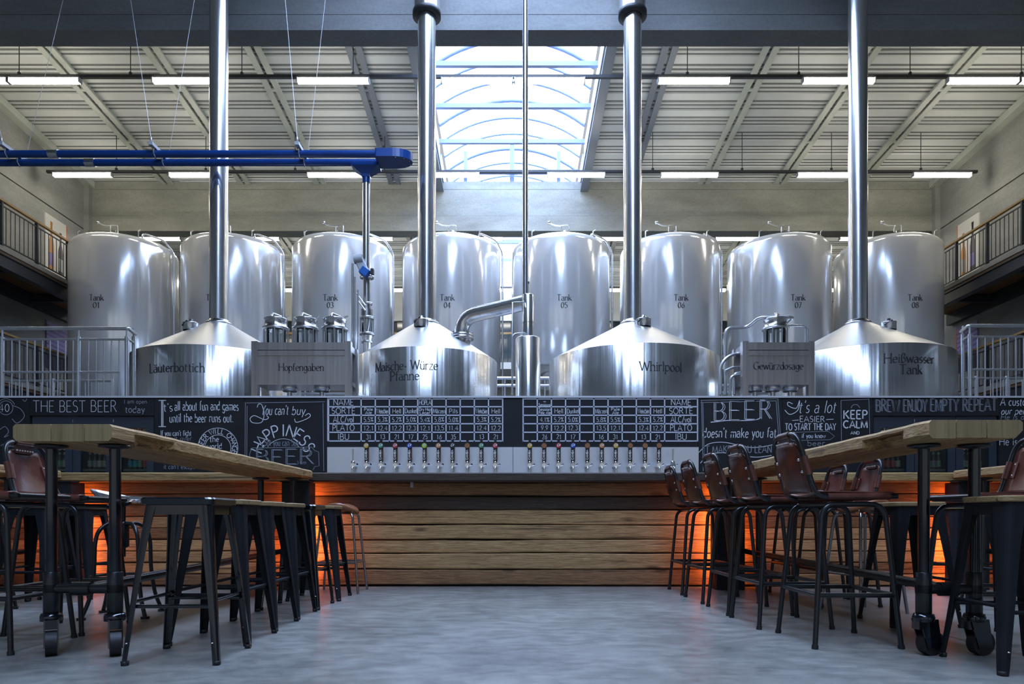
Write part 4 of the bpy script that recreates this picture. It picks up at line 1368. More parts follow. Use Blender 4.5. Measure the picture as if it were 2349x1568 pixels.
# ================================================================== CHALKBOARD WALL BEHIND THE BAR
BY = 8.20
PXM = BY / FPX
ZTOP = PZ(908, BY)
cb = thing('chalkboard', 'long black chalkboard wall with beer sayings and a white top edge', 'chalkboard', (0, BY, 0))
FL0, FL1 = PX(68, BY), PX(354, BY)
FR0, FR1 = PX(2003, BY), PX(2292, BY)
FZ = PZ(953, BY)
def panel(x0, x1, z0=0.0, z1=ZTOP - 0.02):
    MB().box(x0 + 0.002, x1 - 0.002, BY, BY + 0.06, z0, z1).build('board_panel', 'chalk_black', cb)
G0, G1 = PX(752, BY), PX(1601, BY)
panel(-7.2, FL0)
panel(FL0, FL1, FZ)
panel(FL1, PX(562, BY))
panel(PX(562, BY), G0)
panel(G0, G1)
panel(G1, PX(1795, BY))
panel(PX(1795, BY), FR0)
panel(FR0, FR1, FZ)
panel(FR1, 7.2)
MB().box(-7.2, 7.2, BY - 0.012, BY + 0.09, ZTOP - 0.02, ZTOP).build('top_edge', 'cap_trim', cb)

CYF = BY - 0.003
def fm(px, py, rot=0.0):
    x0, z0 = PX(px, BY), PZ(py, BY)
    c, s = math.cos(rot), math.sin(rot)
    return lambda u, v: (x0 + u * c - v * s, CYF, z0 + u * s + v * c)
def say(text, px, py, hpx, wpx, mat='chalk_white', sw=1.4, slant=0.0, double=False, rot=0.0, mb=None, jit=0.03):
    m = mb or MB()
    chalk_text(m, text, hpx * PXM, sw * PXM, fm(px, py, rot), wpx * PXM, slant, jit, double)
    if mb is None:
        m.build('chalk_lettering', mat, cb)
def strokes(lst, mat='chalk_white', sw=1.3, name='chalk_drawing'):
    m = MB()
    f = lambda u, v: (PX(u, BY), CYF, PZ(v, BY))
    for pl in lst:
        w = sw
        pts = [(PX(a, BY), PZ(b, BY)) for a, b in pl]
        ribbon(m, pts, w * PXM, lambda u, v: (u, CYF, v))
    m.build(name, mat, cb)
def curve(pts, n=10):
    """smooth path through pixel points"""
    out = []
    P_ = [pts[0]] + list(pts) + [pts[-1]]
    for i in range(1, len(P_) - 2):
        p0, p1, p2, p3 = P_[i - 1], P_[i], P_[i + 1], P_[i + 2]
        for k in range(n):
            t = k / n
            out.append(tuple(0.5 * ((2 * p1[j]) + (-p0[j] + p2[j]) * t + (2 * p0[j] - 5 * p1[j] + 4 * p2[j] - p3[j]) * t * t + (-p0[j] + 3 * p1[j] - 3 * p2[j] + p3[j]) * t ** 3) for j in (0, 1)))
    out.append(pts[-1])
    return out
def circ(cx, cy, r, a0=0, a1=360, n=28):
    return [(cx + r * math.cos(math.radians(a0 + (a1 - a0) * i / n)), cy - r * math.sin(math.radians(a0 + (a1 - a0) * i / n))) for i in range(n + 1)]
def arc_say(text, cx, cy, r, a_mid, hpx, span, mat='chalk_white', sw=1.4):
    """letters along an arc; span in degrees"""
    m = MB()
    n = len(text)
    for i, ch in enumerate(text):
        a = a_mid + span / 2 - span * (i + 0.5) / n
        px, py = cx + r * math.cos(math.radians(a)), cy - r * math.sin(math.radians(a))
        if ch != ' ':
            chalk_text(m, ch, hpx * PXM, sw * PXM, fm(px, py, math.radians(a - 90)), None, 0, 0)
    m.build('chalk_lettering', mat, cb)

# left sayings
say('THE BEST BEER', 172, 944, 26, 192, 'chalk_white', 1.2, double=False)
say('I am open', 311, 925, 9, 52, 'chalk_grey', 1.0)
say('today', 310, 946, 15, 44, 'chalk_grey', 1.6)
strokes([[(371, 919), (371, 977)], [(374, 919), (374, 977)], [(364, 918), (381, 918)], [(364, 978), (381, 978)]], sw=1.8)
say("t's", 386, 943, 19, 20)
say('all about fun and games', 474, 941, 21, 146, sw=1.5)
say('until the beer runs out.', 462, 968, 20, 146, sw=1.5)
say("If you can't fight", 404, 999, 12, 70, sw=1.1)
say("it over", 420, 1010, 10, 40, 'chalk_grey', sw=1.0)
say("it can't escape", 412, 1075, 11, 72, 'chalk_grey', sw=1.1)
strokes([circ(500, 1027, 46), circ(500, 1027, 30, 0, 360)], sw=1.2)
arc_say('BEER WILL CHANGE', 500, 1027, 33, 80, 11, 200, sw=1.5)
say('the', 492, 1013, 13, 20)
say('world', 492, 1029, 13, 34)
# framed saying
strokes([[(565, 924), (745, 921)], [(563, 922), (562, 1080)], [(567, 930), (566, 1080)], [(741, 924), (743, 1080)]], 'chalk_grey', 1.2)
strokes([curve([(590, 934), (594, 926), (602, 930), (606, 950), (600, 968), (580, 969), (574, 960), (584, 953), (606, 962), (616, 958), (612, 953)]), curve([(676, 960), (680, 968), (700, 962), (712, 954), (708, 948), (700, 953)])], sw=1.5)
say("You can't", 630, 951, 22, 62, sw=1.5, slant=0.2)
say('buy', 684, 951, 20, 30, sw=1.5, slant=0.2)
arc_say('HAPPINESS', 650, 1050, 50, 90, 27, 152, sw=2.6)
strokes([circ(650, 1050, 44, 35, 145)], sw=1.0)
say('but you can buy', 646, 1022, 15, 78, 'chalk_grey', 1.1)
strokes([[(578, 1027), (715, 1025), (722, 1033), (731, 1036), (732, 1068), (722, 1070), (718, 1078)], [(578, 1027), (573, 1040), (573, 1062)]], 'chalk_grey', 1.2)
say('BEER', 652, 1064, 34, 132, 'chalk_grey', 1.4, double=True)
say('1 am', 692, 1064, 8, 20, 'chalk_grey', 1.0)
# far left scribbles
strokes([circ(14, 935, 16, 0, 360), circ(14, 935, 21, 20, 200), curve([(30, 930), (48, 938), (56, 955), (40, 970), (28, 960)]), curve([(0, 985), (12, 978), (20, 990), (10, 1002), (20, 998)]), curve([(2, 1022), (12, 1018), (30, 1024), (42, 1016)]), curve([(52, 916), (58, 920), (62, 914)])], 'chalk_grey', 1.4)
say('40', 10, 944, 17, 24)
say('cozy', 26, 1024, 12, 34, 'chalk_grey')
# right sayings
strokes([[(1607, 918), (1786, 914)], [(1607, 923), (1780, 919)], [(1609, 918), (1613, 1080)], [(1784, 914), (1790, 1000)], [(1612, 922), (1616, 1080)], [(1780, 918), (1786, 1000)]], 'chalk_grey', 1.4)
m = MB()
for i, ch in enumerate('BEER'):
    chalk_text(m, ch, 42 * PXM, 1.5 * PXM, fm(1649 + 35 * i, 964 - 1.5 * i), 26 * PXM, 0, 0)
    chalk_text(m, ch, 42 * PXM, 1.1 * PXM, fm(1653 + 35 * i, 965 - 1.5 * i), 27 * PXM, 0, 0)
m.build('chalk_lettering', 'chalk_white', cb)
strokes([curve([(1630, 968), (1650, 966), (1668, 964), (1690, 964), (1710, 964), (1735, 962), (1745, 957)])], sw=2.0)
say("doesn't make you fat", 1696, 1003, 22, 168, sw=1.7, slant=0.1)
strokes([curve([(1602, 1038), (1625, 1018), (1660, 1014), (1700, 1022), (1730, 1026), (1770, 1020), (1800, 1008)]), curve([(1606, 1062), (1628, 1042), (1662, 1038), (1700, 1044), (1735, 1048), (1770, 1044)])], sw=1.5)
say('IT MAKES YOU LEAN', 1692, 1038, 16, 156, 'chalk_grey', 1.8)
strokes([curve([(1818, 926), (1808, 922), (1808, 930), (1826, 936), (1834, 918), (1830, 940), (1812, 950), (1800, 940)])], sw=1.6)
say("t's a lot", 1874, 946, 28, 84, sw=1.6, slant=0.25)
say('EASIER', 1863, 967, 13, 57, sw=1.3)
strokes([[(1817, 964), (1832, 963)], [(1895, 962), (1912, 961)]], sw=1.3)
say('TO START THE DAY', 1859, 986, 15, 116, sw=1.8)
strokes([[(1808, 1001), (1818, 991), (1900, 989), (1914, 1000), (1904, 1008), (1818, 1010), (1808, 1001)]], 'chalk_grey', 1.1)
say('if you know', 1866, 1004, 10, 54, sw=1.3)
say('beer', 1872, 1022, 12, 40, 'chalk_grey', 1.2)
strokes([[(1929, 918), (1994, 915)], [(1929, 918), (1930, 1010)], [(1993, 915), (1995, 1000)]], 'chalk_grey', 1.2)
strokes([curve([(1952, 936), (1956, 929), (1966, 928), (1972, 935)])], 'chalk_grey', 1.4)
for wd_, py_, hh in (('KEEP', 960, 19), ('CALM', 981, 16)):
    m = MB()
    say(wd_, 1962, py_, hh, 55, sw=2.8, mb=m, jit=0)
    m.build('chalk_lettering', 'chalk_white', cb)
say('AND', 1961, 996, 7, 20, sw=1.2)
say('BREW', 2035, 943, 27, 54, 'chalk_grey', 1.2, double=True)
say('ENJOY', 2098, 943, 28, 54, 'chalk_grey', 1.2, double=True)
say('EMPTY', 2165, 942, 28, 64, 'chalk_grey', 1.2, double=True)
say('REPEAT', 2246, 941, 28, 78, 'chalk_grey', 1.2, double=True)
say('A customer', 2338, 930, 18, 88, sw=1.6, slant=0.1)
say('our person', 2336, 950, 15, 80, sw=1.5, slant=0.2)
say('He is not', 2330, 1021, 17, 76, sw=1.3)
say('He is our', 2330, 962, 12, 70, 'chalk_grey', sw=1.2, slant=0.15)

# beer list grids
ROW = [914.5, 932.5, 952, 971.5, 991, 1011]
def grid(cols, name):
    m = MB()
    for c in cols:
        x = PX(c, BY)
        m.box(x - 0.007, x + 0.007, BY - 0.004, BY, PZ(ROW[-1] + 1.4, BY), PZ(ROW[0] - 2, BY))
    for r in ROW:
        z = PZ(r, BY)
        m.box(PX(cols[0], BY), PX(cols[-1], BY), BY - 0.004, BY, z - 0.007, z + 0.007)
    m.build('grid_lines', 'line_paint', cb)
colsL = [754, 828.5] + [861 + 32.45 * i for i in range(9)] + [1153]
colsR = [1200 + 32.45 * i for i in range(11)] + [1600]
grid(colsL, 'left')
grid(colsR, 'right')
MB().box(G0 - 0.006, G0 + 0.002, BY - 0.004, BY, PZ(1011, BY), ZTOP - 0.02).build('divider_line', 'line_paint', cb)
heads = ['NAME', 'SORTE', 'ALC/vol', 'PLATO', 'IBU']
wids = [46, 54, 47, 50, 26]
for cxp in (788, 1562):
    for r in range(5):
        say(heads[r], cxp, ROW[r + 1] - 3.4, 13.5, wids[r], sw=1.3)
LT = [['', 'Pale/Ale', '5,5%', '12,1', '31'], ['', 'Weissbier', '5,3%', '12,4', '13'], ['', 'Hell', '5,2%', '12,2', '21'], ['', 'Dunkel', '5,0%', '12,3', '17'], ['HOPLA', 'Dry Hop/Lager', '5,4%', '12,1', '25'], ['', 'Märzen', '5,8%', '13,5', '16'], ['', 'Pils', '5,0%', '11,4', '35'], ['', '', '', '', ''], ['', 'Weissbier', '5,3%', '12,4', '13'], ['', 'Hell', '5,2%', '12,2', '21']]
RT = [['', '', '', '', ''], ['+/Sessions', 'Session/Pale Ale', '4,1%', '9,9', '26'], ['', 'Hell', '5,2%', '12,2', '21'], ['', 'Dunkel', '5,0%', '12,3', '17'], ['', '', '', '', ''], ['', 'Märzen', '5,8%', '13,5', '16'], ['', 'Pale/Ale', '5,5%', '12,1', '31'], ['', '', '', '', ''], ['', 'Weissbier', '5,3%', '12,4', '13'], ['', 'Hell', '5,2%', '12,2', '21']]
GL['M'] = GL['M']
for tab, c0 in ((LT, 828.5), (RT, 1200)):
    for c, colv in enumerate(tab):
        for r, txt in enumerate(colv):
            if not txt:
                continue
            m = MB()
            cxp = c0 + 32.45 * (c + 0.52)
            lines = txt.split('/')
            for li, ln in enumerate(lines):
                big = len(lines) == 1
                py = ROW[r + 1] - 4.5 if big else (ROW[r] + 9.0 + 7.8 * li)
                w = min(27, max(8.5, len(ln) * (4.9 if r == 1 else 5.4)))
                say(ln, cxp, py, 10.5 if big else 6.6, w, sw=1.0, mb=m, jit=0.05)
            m.build('chalk_lettering', 'chalk_white', cb)

# ------------------------------------------------------------------ glass-door fridges with bottles
def bottle_proto(glass, lab):
    t = thing('beer_bottle', 'bottle', 'bottle', (0, 0, 0))
    MB().lathe([(0, 0), (0.026, 0), (0.0275, 0.006), (0.0275, 0.125), (0.024, 0.15), (0.014, 0.185), (0.0125, 0.225), (0.0145, 0.228), (0.0145, 0.236)], n=12).build('body', glass, t, world=False)
    MB().lathe([(0.0282, 0.03), (0.0282, 0.105)], n=12).build('label', lab, t, world=False)
    MB().lathe([(0.0155, 0.230), (0.0155, 0.243), (0, 0.245)], n=10).build('cap', 'label_silver', t, world=False)
    MB().lathe([(0.0165, 0.178), (0.0145, 0.205)], n=10).build('neck_label', lab, t, world=False)
    return t
BPROTO = {}
def bottle(lab, loc, label, group):
    key = lab
    first = key not in BPROTO
    if first:
        BPROTO[key] = bottle_proto('bottle_brown' if lab in ('label_red', 'label_cream') else 'bottle_glass', lab)
    place(BPROTO[key], loc, random.uniform(-0.4, 0.4), label, group, first)
def fridge(x0, x1, side, stock):
    z1 = FZ - 0.01
    z0 = 0.10
    yf, yb = BY + 0.02, BY + 0.16 + 0.35
    lab = 'dark blue-grey fridge with three glass doors behind the %s table' % side
    t = thing('bottle_fridge', lab, 'fridge', ((x0 + x1) / 2, yf, 0))
    m = MB().box(x0, x1, yb, yb + 0.02, 0, z1).box(x0, x0 + 0.02, yf + 0.06, yb, 0, z1).box(x1 - 0.02, x1, yf + 0.06, yb, 0, z1).box(x0, x1, yf + 0.06, yb, z1 - 0.02, z1).box(x0, x1, yf + 0.06, yb, 0, z0)
    m.build('cabinet', 'fridge_inside', t)
    MB().box(x0, x1, yf, yf + 0.05, 0, z0).build('plinth', 'fridge_frame', t)
    zs = PZ(1077, yf + 0.2)
    shelves = [zs - 0.40, zs, zs + 0.36]
    for z in shelves:
        MB().box(x0 + 0.02, x1 - 0.02, yf + 0.08, yb, z - 0.022, z).build('shelf', 'fridge_shelf', t)
    MB().box(x0 + 0.05, x1 - 0.05, yf + 0.07, yf + 0.085, z1 - 0.05, z1 - 0.025).build('light_strip', 'fridge_fill_light', t)  # unseen glowing strip, added to brighten the bottle labels
    w = (x1 - x0) / 3
    for d in range(3):
        a, b = x0 + d * w + 0.004, x0 + (d + 1) * w - 0.004
        fw = 0.085
        m = MB()
        m.box(a, a + fw, yf, yf + 0.045, z0, z1).box(b - fw, b, yf, yf + 0.045, z0, z1).box(a + fw, b - fw, yf, yf + 0.045, z1 - 0.13, z1).box(a + fw, b - fw, yf, yf + 0.045, z0, z0 + 0.1)
        dr = m.build('door', 'fridge_frame', t)
        MB().box(a + fw, b - fw, yf + 0.02, yf + 0.026, z0 + 0.1, z1 - 0.13).build('pane', 'clear_glass', dr)
        MB().box(b - 0.03 if d < 2 else a + 0.01, b - 0.012 if d < 2 else a + 0.028, yf - 0.03, yf, 0.9, 1.2).build('handle', 'fridge_frame', dr)
        n = 5
        for si, z in enumerate(shelves[1:]):
            lst = stock[d] if si == 0 else stock[d][::-1]
            for k in range(n):
                if si == 1 and (k + d) % 3 == 2:
                    continue
                xx = a + fw + 0.032 + (b - a - 2 * fw - 0.064) * k / (n - 1)
                lb = lst[k % len(lst)]
                bottle('label_' + lb, (xx, yf + 0.14, z), '%s-labelled bottle, %s on the %s shelf, %s door of the %s fridge' % (lb, ORD[k], ('middle', 'upper')[si], ('left', 'middle', 'right')[d], side), 'bottles in the %s fridge' % side)
fridge(FL0 + 0.012, FL1 - 0.012, 'left', [['grey', 'grey', 'green', 'cream', 'lime', 'lime'], ['grey', 'grey', 'cream', 'cream', 'grey', 'cream'], ['teal', 'teal', 'green', 'red', 'red', 'lime']])
fridge(FR0 + 0.012, FR1 - 0.012, 'right', [['red', 'red', 'red', 'red', 'cream', 'cream'], ['green', 'green', 'green', 'grey', 'green', 'green'], ['green', 'green', 'cream', 'green', 'green', 'green']])

# ------------------------------------------------------------------ tap wall
sp = thing('tap_wall', 'brushed steel splashback behind the beer taps', 'splashback', (0, BY - 0.03, 1.0))
MB().box(G0, PX(1176, BY), BY - 0.03, BY - 0.006, 0.95, PZ(1025, BY - 0.03)).build('steel_panel', 'splash_steel', sp)
MB().box(PX(1177, BY), G1, BY - 0.03, BY - 0.006, 0.95, PZ(1025, BY - 0.03)).build('steel_panel', 'splash_steel', sp)
MB().box(G0, G1, BY - 0.35, BY - 0.03, 0.90, 0.95).build('drip_tray', 'splash_steel', sp)
YT = 8.04
def tap_base(t, sx):
    m = MB().cyl((0, BY - 0.03 - YT, 0.0), (0, 0.0, 0.0), 0.022, n=12)
    m.cyl((0, 0.02, 0.0), (0, -0.03, 0.0), 0.026, n=14).cyl((0, 0, -0.02), (0, 0, 0.035), 0.024, n=12)
    m.lathe([(0, 0.055), (0.02, 0.05), (0.027, 0.035), (0.02, 0.02)], n=12)
    m.build('faucet', 'chrome', t, world=False)
    MB().tube(fillet([(0, -0.01, -0.01), (0, -0.05, -0.03), (0, -0.055, -0.16)], 0.02), 0.011, 8, r1=0.009).build('spout', 'chrome', t, world=False)
    MB().cyl((0.03, -0.01, 0), (0.055, -0.03, 0.012), 0.012, n=8).build('flow_lever', 'chrome', t, world=False)
def tap_proto(badge):
    t = thing('beer_tap', 'tap', 'tap', (0, 0, 0))
    tap_base(t, 1)
    h = MB().lathe([(0.008, 0.03), (0.012, 0.05)], n=10).box(-0.020, 0.026, -0.014, 0.014, 0.045, 0.245).build('handle', 'tap_side', t, world=False, bevel=0.003)
    MB().box(-0.020, 0.014, -0.020, -0.0141, 0.045, 0.238).build('handle_face', 'tap_handle', h, world=False)
    MB().box(-0.013, 0.017, -0.013, 0.013, 0.245, 0.288).build('handle_tip', 'tap_handle', h, world=False)
    m = MB()
    for r0, r1, yy, mt in ((0, 0.034, -0.03, 0),):
        m.cyl((0, -0.016, 0.226), (0, -0.026, 0.226), 0.036, n=20)
    m.build('badge_rim', 'tap_handle', h, world=False)
    b = MB().cyl((0, -0.026, 0.226), (0, -0.030, 0.226), 0.029, n=20).build('badge', 'badge_' + badge, h, world=False)
    if badge not in ('brown',):
        m = MB()
        for s, _ in layout('Ca', 0.03, slant=0.3):
            ribbon(m, [(p[0] * 0.9, p[1] * 0.9 - 0.006 + p[0] * 0.35) for p in s], 0.006, lambda u, v: (u, -0.0305, 0.226 + v))
        m.build('badge_mark', 'badge_mark', b, world=False)
    m = MB()
    for s, _ in layout('CAMBA', 0.020, track=0.10):
        ribbon(m, [(p[0] * 1.32, p[1] * 1.0) for p in s], 0.0052, lambda u, v: (-0.003 - (v - 0.01), -0.0206, 0.122 + u))
    m.build('lettering', 'letter_white', h, world=False)
    return t
TP = {}
tapsL = [(841, 'yellow'), (874, 'green'), (907, 'red'), (940, 'blue'), (974, 'lime'), (1006, 'orange'), (1038, 'black'), (1072, 'brown'), (1104, 'green'), (1136, 'red')]
tapsR = [(1215, 'yellow'), (1248, 'brown'), (1281, 'red'), (1314, 'blue'), (1347, 'brown'), (1380, 'orange'), (1412, 'yellow'), (1445, 'brown'), (1479, 'brown'), (1511, 'brown')]
ztap = PZ(1067, YT)
for lst, side in ((tapsL, 'left'), (tapsR, 'right')):
    for i, (px, bd) in enumerate(lst):
        first = bd not in TP
        if first:
            TP[bd] = tap_proto(bd)
        place(TP[bd], (PX(px, YT), YT, ztap), 0, '%s branded tap from the left in the %s row, %s badge on a black handle' % (ORD[i], side, bd), 'branded beer taps', first)
tt = thing('beer_tap', 'small plain chrome tap at the left end of the tap row', 'tap', (0, 0, 0))
tap_base(tt, 1)
MB().cyl((0, -0.005, 0.05), (0, -0.01, 0.19), 0.007, r1=0.011, n=10).build('handle', 'chrome', tt, world=False)
place(tt, (PX(810, YT), YT, ztap), 0, 'small plain chrome tap at the left end of the tap row', None, True)
place(tt, (PX(1543, YT), YT, ztap), PI * 0.08, 'small plain chrome tap at the right end of the tap row')

# ================================================================== BAR COUNTER
YC0, YC1, YP = 6.52, 7.25, 6.72
ZC1, ZC0 = PZ(1083, YC0), PZ(1104, YC0)
bar = thing('bar_counter', 'long bar faced with weathered horizontal timber boards', 'bar', (0, YP, 0))
def board(x0, x1, z0, z1, mat, par, name='board', amp=0.006, dep=0.0, seed=0):
    rnd = random.Random(seed)
    n = max(6, int((x1 - x0) / 0.22))
    rings = []
    ph = [rnd.uniform(0, 6) for _ in range(4)]
    for i in range(n + 1):
        x = x0 + (x1 - x0) * i / n
        du = amp * (math.sin(x * 2.1 + ph[0]) + 0.6 * math.sin(x * 5.3 + ph[1]) + rnd.uniform(-0.4, 0.4)) * 0.6 - amp * 0.7
        dl = amp * (math.sin(x * 1.7 + ph[2]) + 0.6 * math.sin(x * 4.6 + ph[3]) + rnd.uniform(-0.4, 0.4)) * 0.6 + amp * 0.7
        fy = YP - dep - 0.006 * math.sin(x * 1.3 + ph[1])
        za, zb = z0 + max(dl, 0.001), z1 + min(du, -0.001)
        c = 0.009
        rings.append([Vector((x, YP + 0.04, za)), Vector((x, fy + c, za)), Vector((x, fy, za + c)), Vector((x, fy - 0.002, (za + zb) / 2)), Vector((x, fy, zb - c)), Vector((x, fy + c, zb)), Vector((x, YP + 0.04, zb))])
    return MB().loft(rings).build(name, mat, par)
zc = [PZ(p, YP) for p in (1345, 1305, 1268, 1237, 1203, 1169, 1137, 1105)]
zc[0] = 0.012
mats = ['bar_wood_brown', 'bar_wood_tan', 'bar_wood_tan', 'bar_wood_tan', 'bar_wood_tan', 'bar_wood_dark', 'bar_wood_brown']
XS = 2.0
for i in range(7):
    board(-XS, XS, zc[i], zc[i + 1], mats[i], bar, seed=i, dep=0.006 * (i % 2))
for s in (-1, 1):
    nb = 9
    for i in range(nb):
        z0 = 0.012 + (zc[-1] - 0.012) * i / nb
        z1 = 0.012 + (zc[-1] - 0.012) * (i + 1) / nb
        a, b = sorted((s * (XS + 0.004), s * 6.4))
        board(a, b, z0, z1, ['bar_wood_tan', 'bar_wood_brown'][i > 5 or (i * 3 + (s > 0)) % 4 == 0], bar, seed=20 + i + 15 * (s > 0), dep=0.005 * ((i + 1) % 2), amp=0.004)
MB().box(-6.4, 6.4, YP + 0.045, YP + 0.09, 0, 1.0).build('backing', 'shadow_gap', bar)
MB().box(-6.4, 6.4, YP + 0.09, YP + 0.6, 0.05, 0.9).build('carcass', 'gallery_steel', bar)
for (a, b, mt) in ((-6.4, -XS + 0.09, 'counter_wood_light'), (-XS + 0.10, XS - 0.10, 'counter_wood'), (XS - 0.09, 6.4, 'counter_wood_light')):
    rings = []
    n = max(4, int((b - a) / 0.3))
    for i in range(n + 1):
        x = a + (b - a) * i / n
        w = 0.006 * math.sin(x * 2.7) + random.uniform(-0.003, 0.003)
        rings.append([Vector((x, YC1, ZC0)), Vector((x, YC0 + w + 0.012, ZC0)), Vector((x, YC0 + w, ZC0 + 0.014)), Vector((x, YC0 + w, ZC1 - 0.010)), Vector((x, YC0 + w + 0.010, ZC1)), Vector((x, YC1, ZC1))])
    MB().loft(rings).build('worktop', mt, bar)
p = P(945, 1108, 6.66)
MB().box(p.x - 0.012, p.x + 0.012, 6.64, 6.70, ZC0 - 0.05, ZC0 + 0.001).build('counter_sensor', 'grey_plastic', bar)  # small sensor box under the counter edge

# black table supports with orange strips glowing onto the boards
for i, (pa, pb, lab) in enumerate(((650, 713, 'black support column under the far end of the left table'), (1640, 1705, 'black support column under the far end of the right table'), (98, 172, 'black support column of the outer table on the left'), (2190, 2262, 'black support column of the outer table on the right'))):
    x0, x1 = PX(pa, 6.45), PX(pb, 6.45)
    t = thing('support_column', lab, 'column', ((x0 + x1) / 2, 6.46, 0))
    MB().box(x0, x1, 6.40, 6.60, 0.0, 0.99).build('panel', 'column_black', t, bevel=0.004)
    MB().box(x0 - 0.01, x1 + 0.01, 6.38, 6.50, 0.99, 1.0).build('top_plate', 'column_black', t)
    for xa in (x0 + 0.04, x1 - 0.06):
        MB().box(xa, xa + 0.02, 6.602, 6.615, 0.05, 0.95).build('light_strip', 'led_orange', t)

# ================================================================== TABLES
def table(x0, x1, ya, yb, label, legs, seed, wide_end=False, wheel_side=1, zt=1.10, th=0.082):
    rnd = random.Random(seed)
    t = thing('bar_table', label, 'table', ((x0 + x1) / 2, (ya + yb) / 2, 0))
    cuts = [0, 0.37, 0.70, 1.0] if seed % 2 else [0, 0.30, 0.62, 1.0]
    for i in range(3):
        xa = x0 + (x1 - x0) * cuts[i] + (0.0015 if i else 0)
        xb = x0 + (x1 - x0) * cuts[i + 1] - (0.0015 if i < 2 else 0)
        n = 34
        rings = []
        for k in range(n + 1):
            y = ya + (yb - ya) * k / n
            la = rnd.uniform(0, 0.016) * (i == 0) + 0.012 * (i == 0) * math.sin(y * 3 + seed) * 0.5
            lb = rnd.uniform(0, 0.016) * (i == 2) + 0.012 * (i == 2) * math.sin(y * 2.6 + seed) * 0.5
            ca = 0.016 if i == 0 else 0.002
            cb_ = 0.016 if i == 2 else 0.002
            if i == 2 and wide_end:
                cb_ = 0.034
            zb = zt - th + rnd.uniform(0, 0.004)
            notch = 0.0
            if i == (2 if x0 < 0 else 0) and 3 <= k <= 5:
                notch = 0.045
            A = xa + la + (notch if i == 0 else 0)
            B = xb - lb - (notch if i == 2 else 0)
            Az = xa + la
            Bz = xb - lb
            rings.append([Vector((A + ca, y, zb)), Vector((B - cb_, y, zb)), Vector((B, y, zb + cb_)), Vector(((Bz if not notch else B), y, zt - 0.026)), Vector((Bz, y, zt - 0.024)), Vector((Bz, y, zt - min(cb_, 0.012))), Vector((Bz - min(cb_, 0.012), y, zt)), Vector((Az + min(ca, 0.012), y, zt)), Vector((Az, y, zt - min(ca, 0.012))), Vector((Az, y, zt - 0.024)), Vector(((Az if not notch else A), y, zt - 0.026)), Vector((A, y, zb + ca))])
        m = MB().loft(rings, caps=False)
        m.cur = 1
        nn = len(rings[0])
        m.add(rings[0], [tuple(range(nn))[::-1]])
        m.add(rings[-1], [tuple(range(nn))])
        m.build('plank', ['table_wood', 'table_end'], t)
    # pipe legs with flange, tee and castor
    for (yl, xs, castor) in legs:
        for xl in xs:
            zb = 0.20 if castor else 0.0
            lg = MB().cyl((xl, yl, zb), (xl, yl, zt - th - 0.01), 0.0265, n=16).build('leg', 'black_gloss' if castor else 'black_tube', t)
            MB().lathe([(0.027, -0.02), (0.072, -0.012), (0.072, 0.0), (0, 0.0)], (xl, yl, zt - th), 20).build('flange', 'black_tube', lg)
            if castor:
                MB().lathe([(0.034, 0.30), (0.036, 0.302), (0.036, 0.34), (0.034, 0.342)], (xl, yl, 0), 16).lathe([(0.034, 0.20), (0.036, 0.202), (0.036, 0.40), (0.034, 0.402)], (xl, yl, 0), 16).build('tee_fitting', 'black_tube', lg)
                ca = 0.56 if x0 < 0 else 1.75
                ux, uy = -math.sin(ca), math.cos(ca)      # rolling direction
                vx, vy = math.cos(ca), math.sin(ca)       # axle direction
                ox, oy = (xl - ux * 0.035, yl - uy * 0.035)
                c = MB().lathe([(0.0, 0.20), (0.045, 0.20), (0.05, 0.185), (0.05, 0.165), (0.02, 0.16)], (xl, yl, 0), 16)
                for sg in (-0.031, 0.025):
                    q = []
                    for du, z in ((-0.055, 0.175), (0.045, 0.175), (0.0, 0.035), (-0.075, 0.04)):
                        q.append((xl + ux * du + vx * sg, yl + uy * du + vy * sg, z))
                    c.prism(q, 0, (vx * 0.006, vy * 0.006, 0))
                c.bar((xl - ux * 0.055, yl - uy * 0.055, 0.15), (xl + ux * 0.045, yl + uy * 0.045, 0.15), 0.05, 0.045)
                c.build('castor_fork', 'black_gloss', lg)
                MB().cyl((ox - vx * 0.024, oy - vy * 0.024, 0.06), (ox + vx * 0.024, oy + vy * 0.024, 0.06), 0.06, n=24).build('castor_wheel', 'rubber', lg, bevel=0.006)
        if castor:
            xm = sum(xs) / 2
            MB().cyl((xs[0], yl, 0.32), (xs[1], yl, 0.32), 0.024, n=14).cyl((xm - 0.05, yl, 0.32), (xm + 0.04, yl, 0.32), 0.034, n=14).build('crossbar', 'black_tube', t)
            MB().cyl((xm, yl, 0.32), (xm, yb - 0.12, 0.36), 0.024, n=14).build('stretcher', 'black_tube', t)
    return t
table(-2.315, -1.845, 3.24, 6.48, 'long timber table on pipe legs, near left, with thick end grain', [(3.40, (-2.245, -1.935), True), (6.22, (-2.24, -1.95), False)], 1)
table(1.845, 2.275, 3.10, 6.48, 'long timber table on pipe legs, near right, with rounded outer edge', [(3.38, (1.995, 2.31 - 0.07), True), (6.22, (1.95, 2.2), False)], 2, True)
table(-4.64, -4.17, 3.3, 6.48, 'outer timber table at the left edge, its end by the bar showing', [(3.45, (-4.55, -4.25), True), (6.22, (-4.5, -4.3), False)], 3)
table(4.09, 4.56, 3.3, 6.48, 'outer timber table at the right edge, its end by the bar showing', [(3.45, (4.2, 4.5), True), (6.22, (4.2, 4.45), False)], 4)

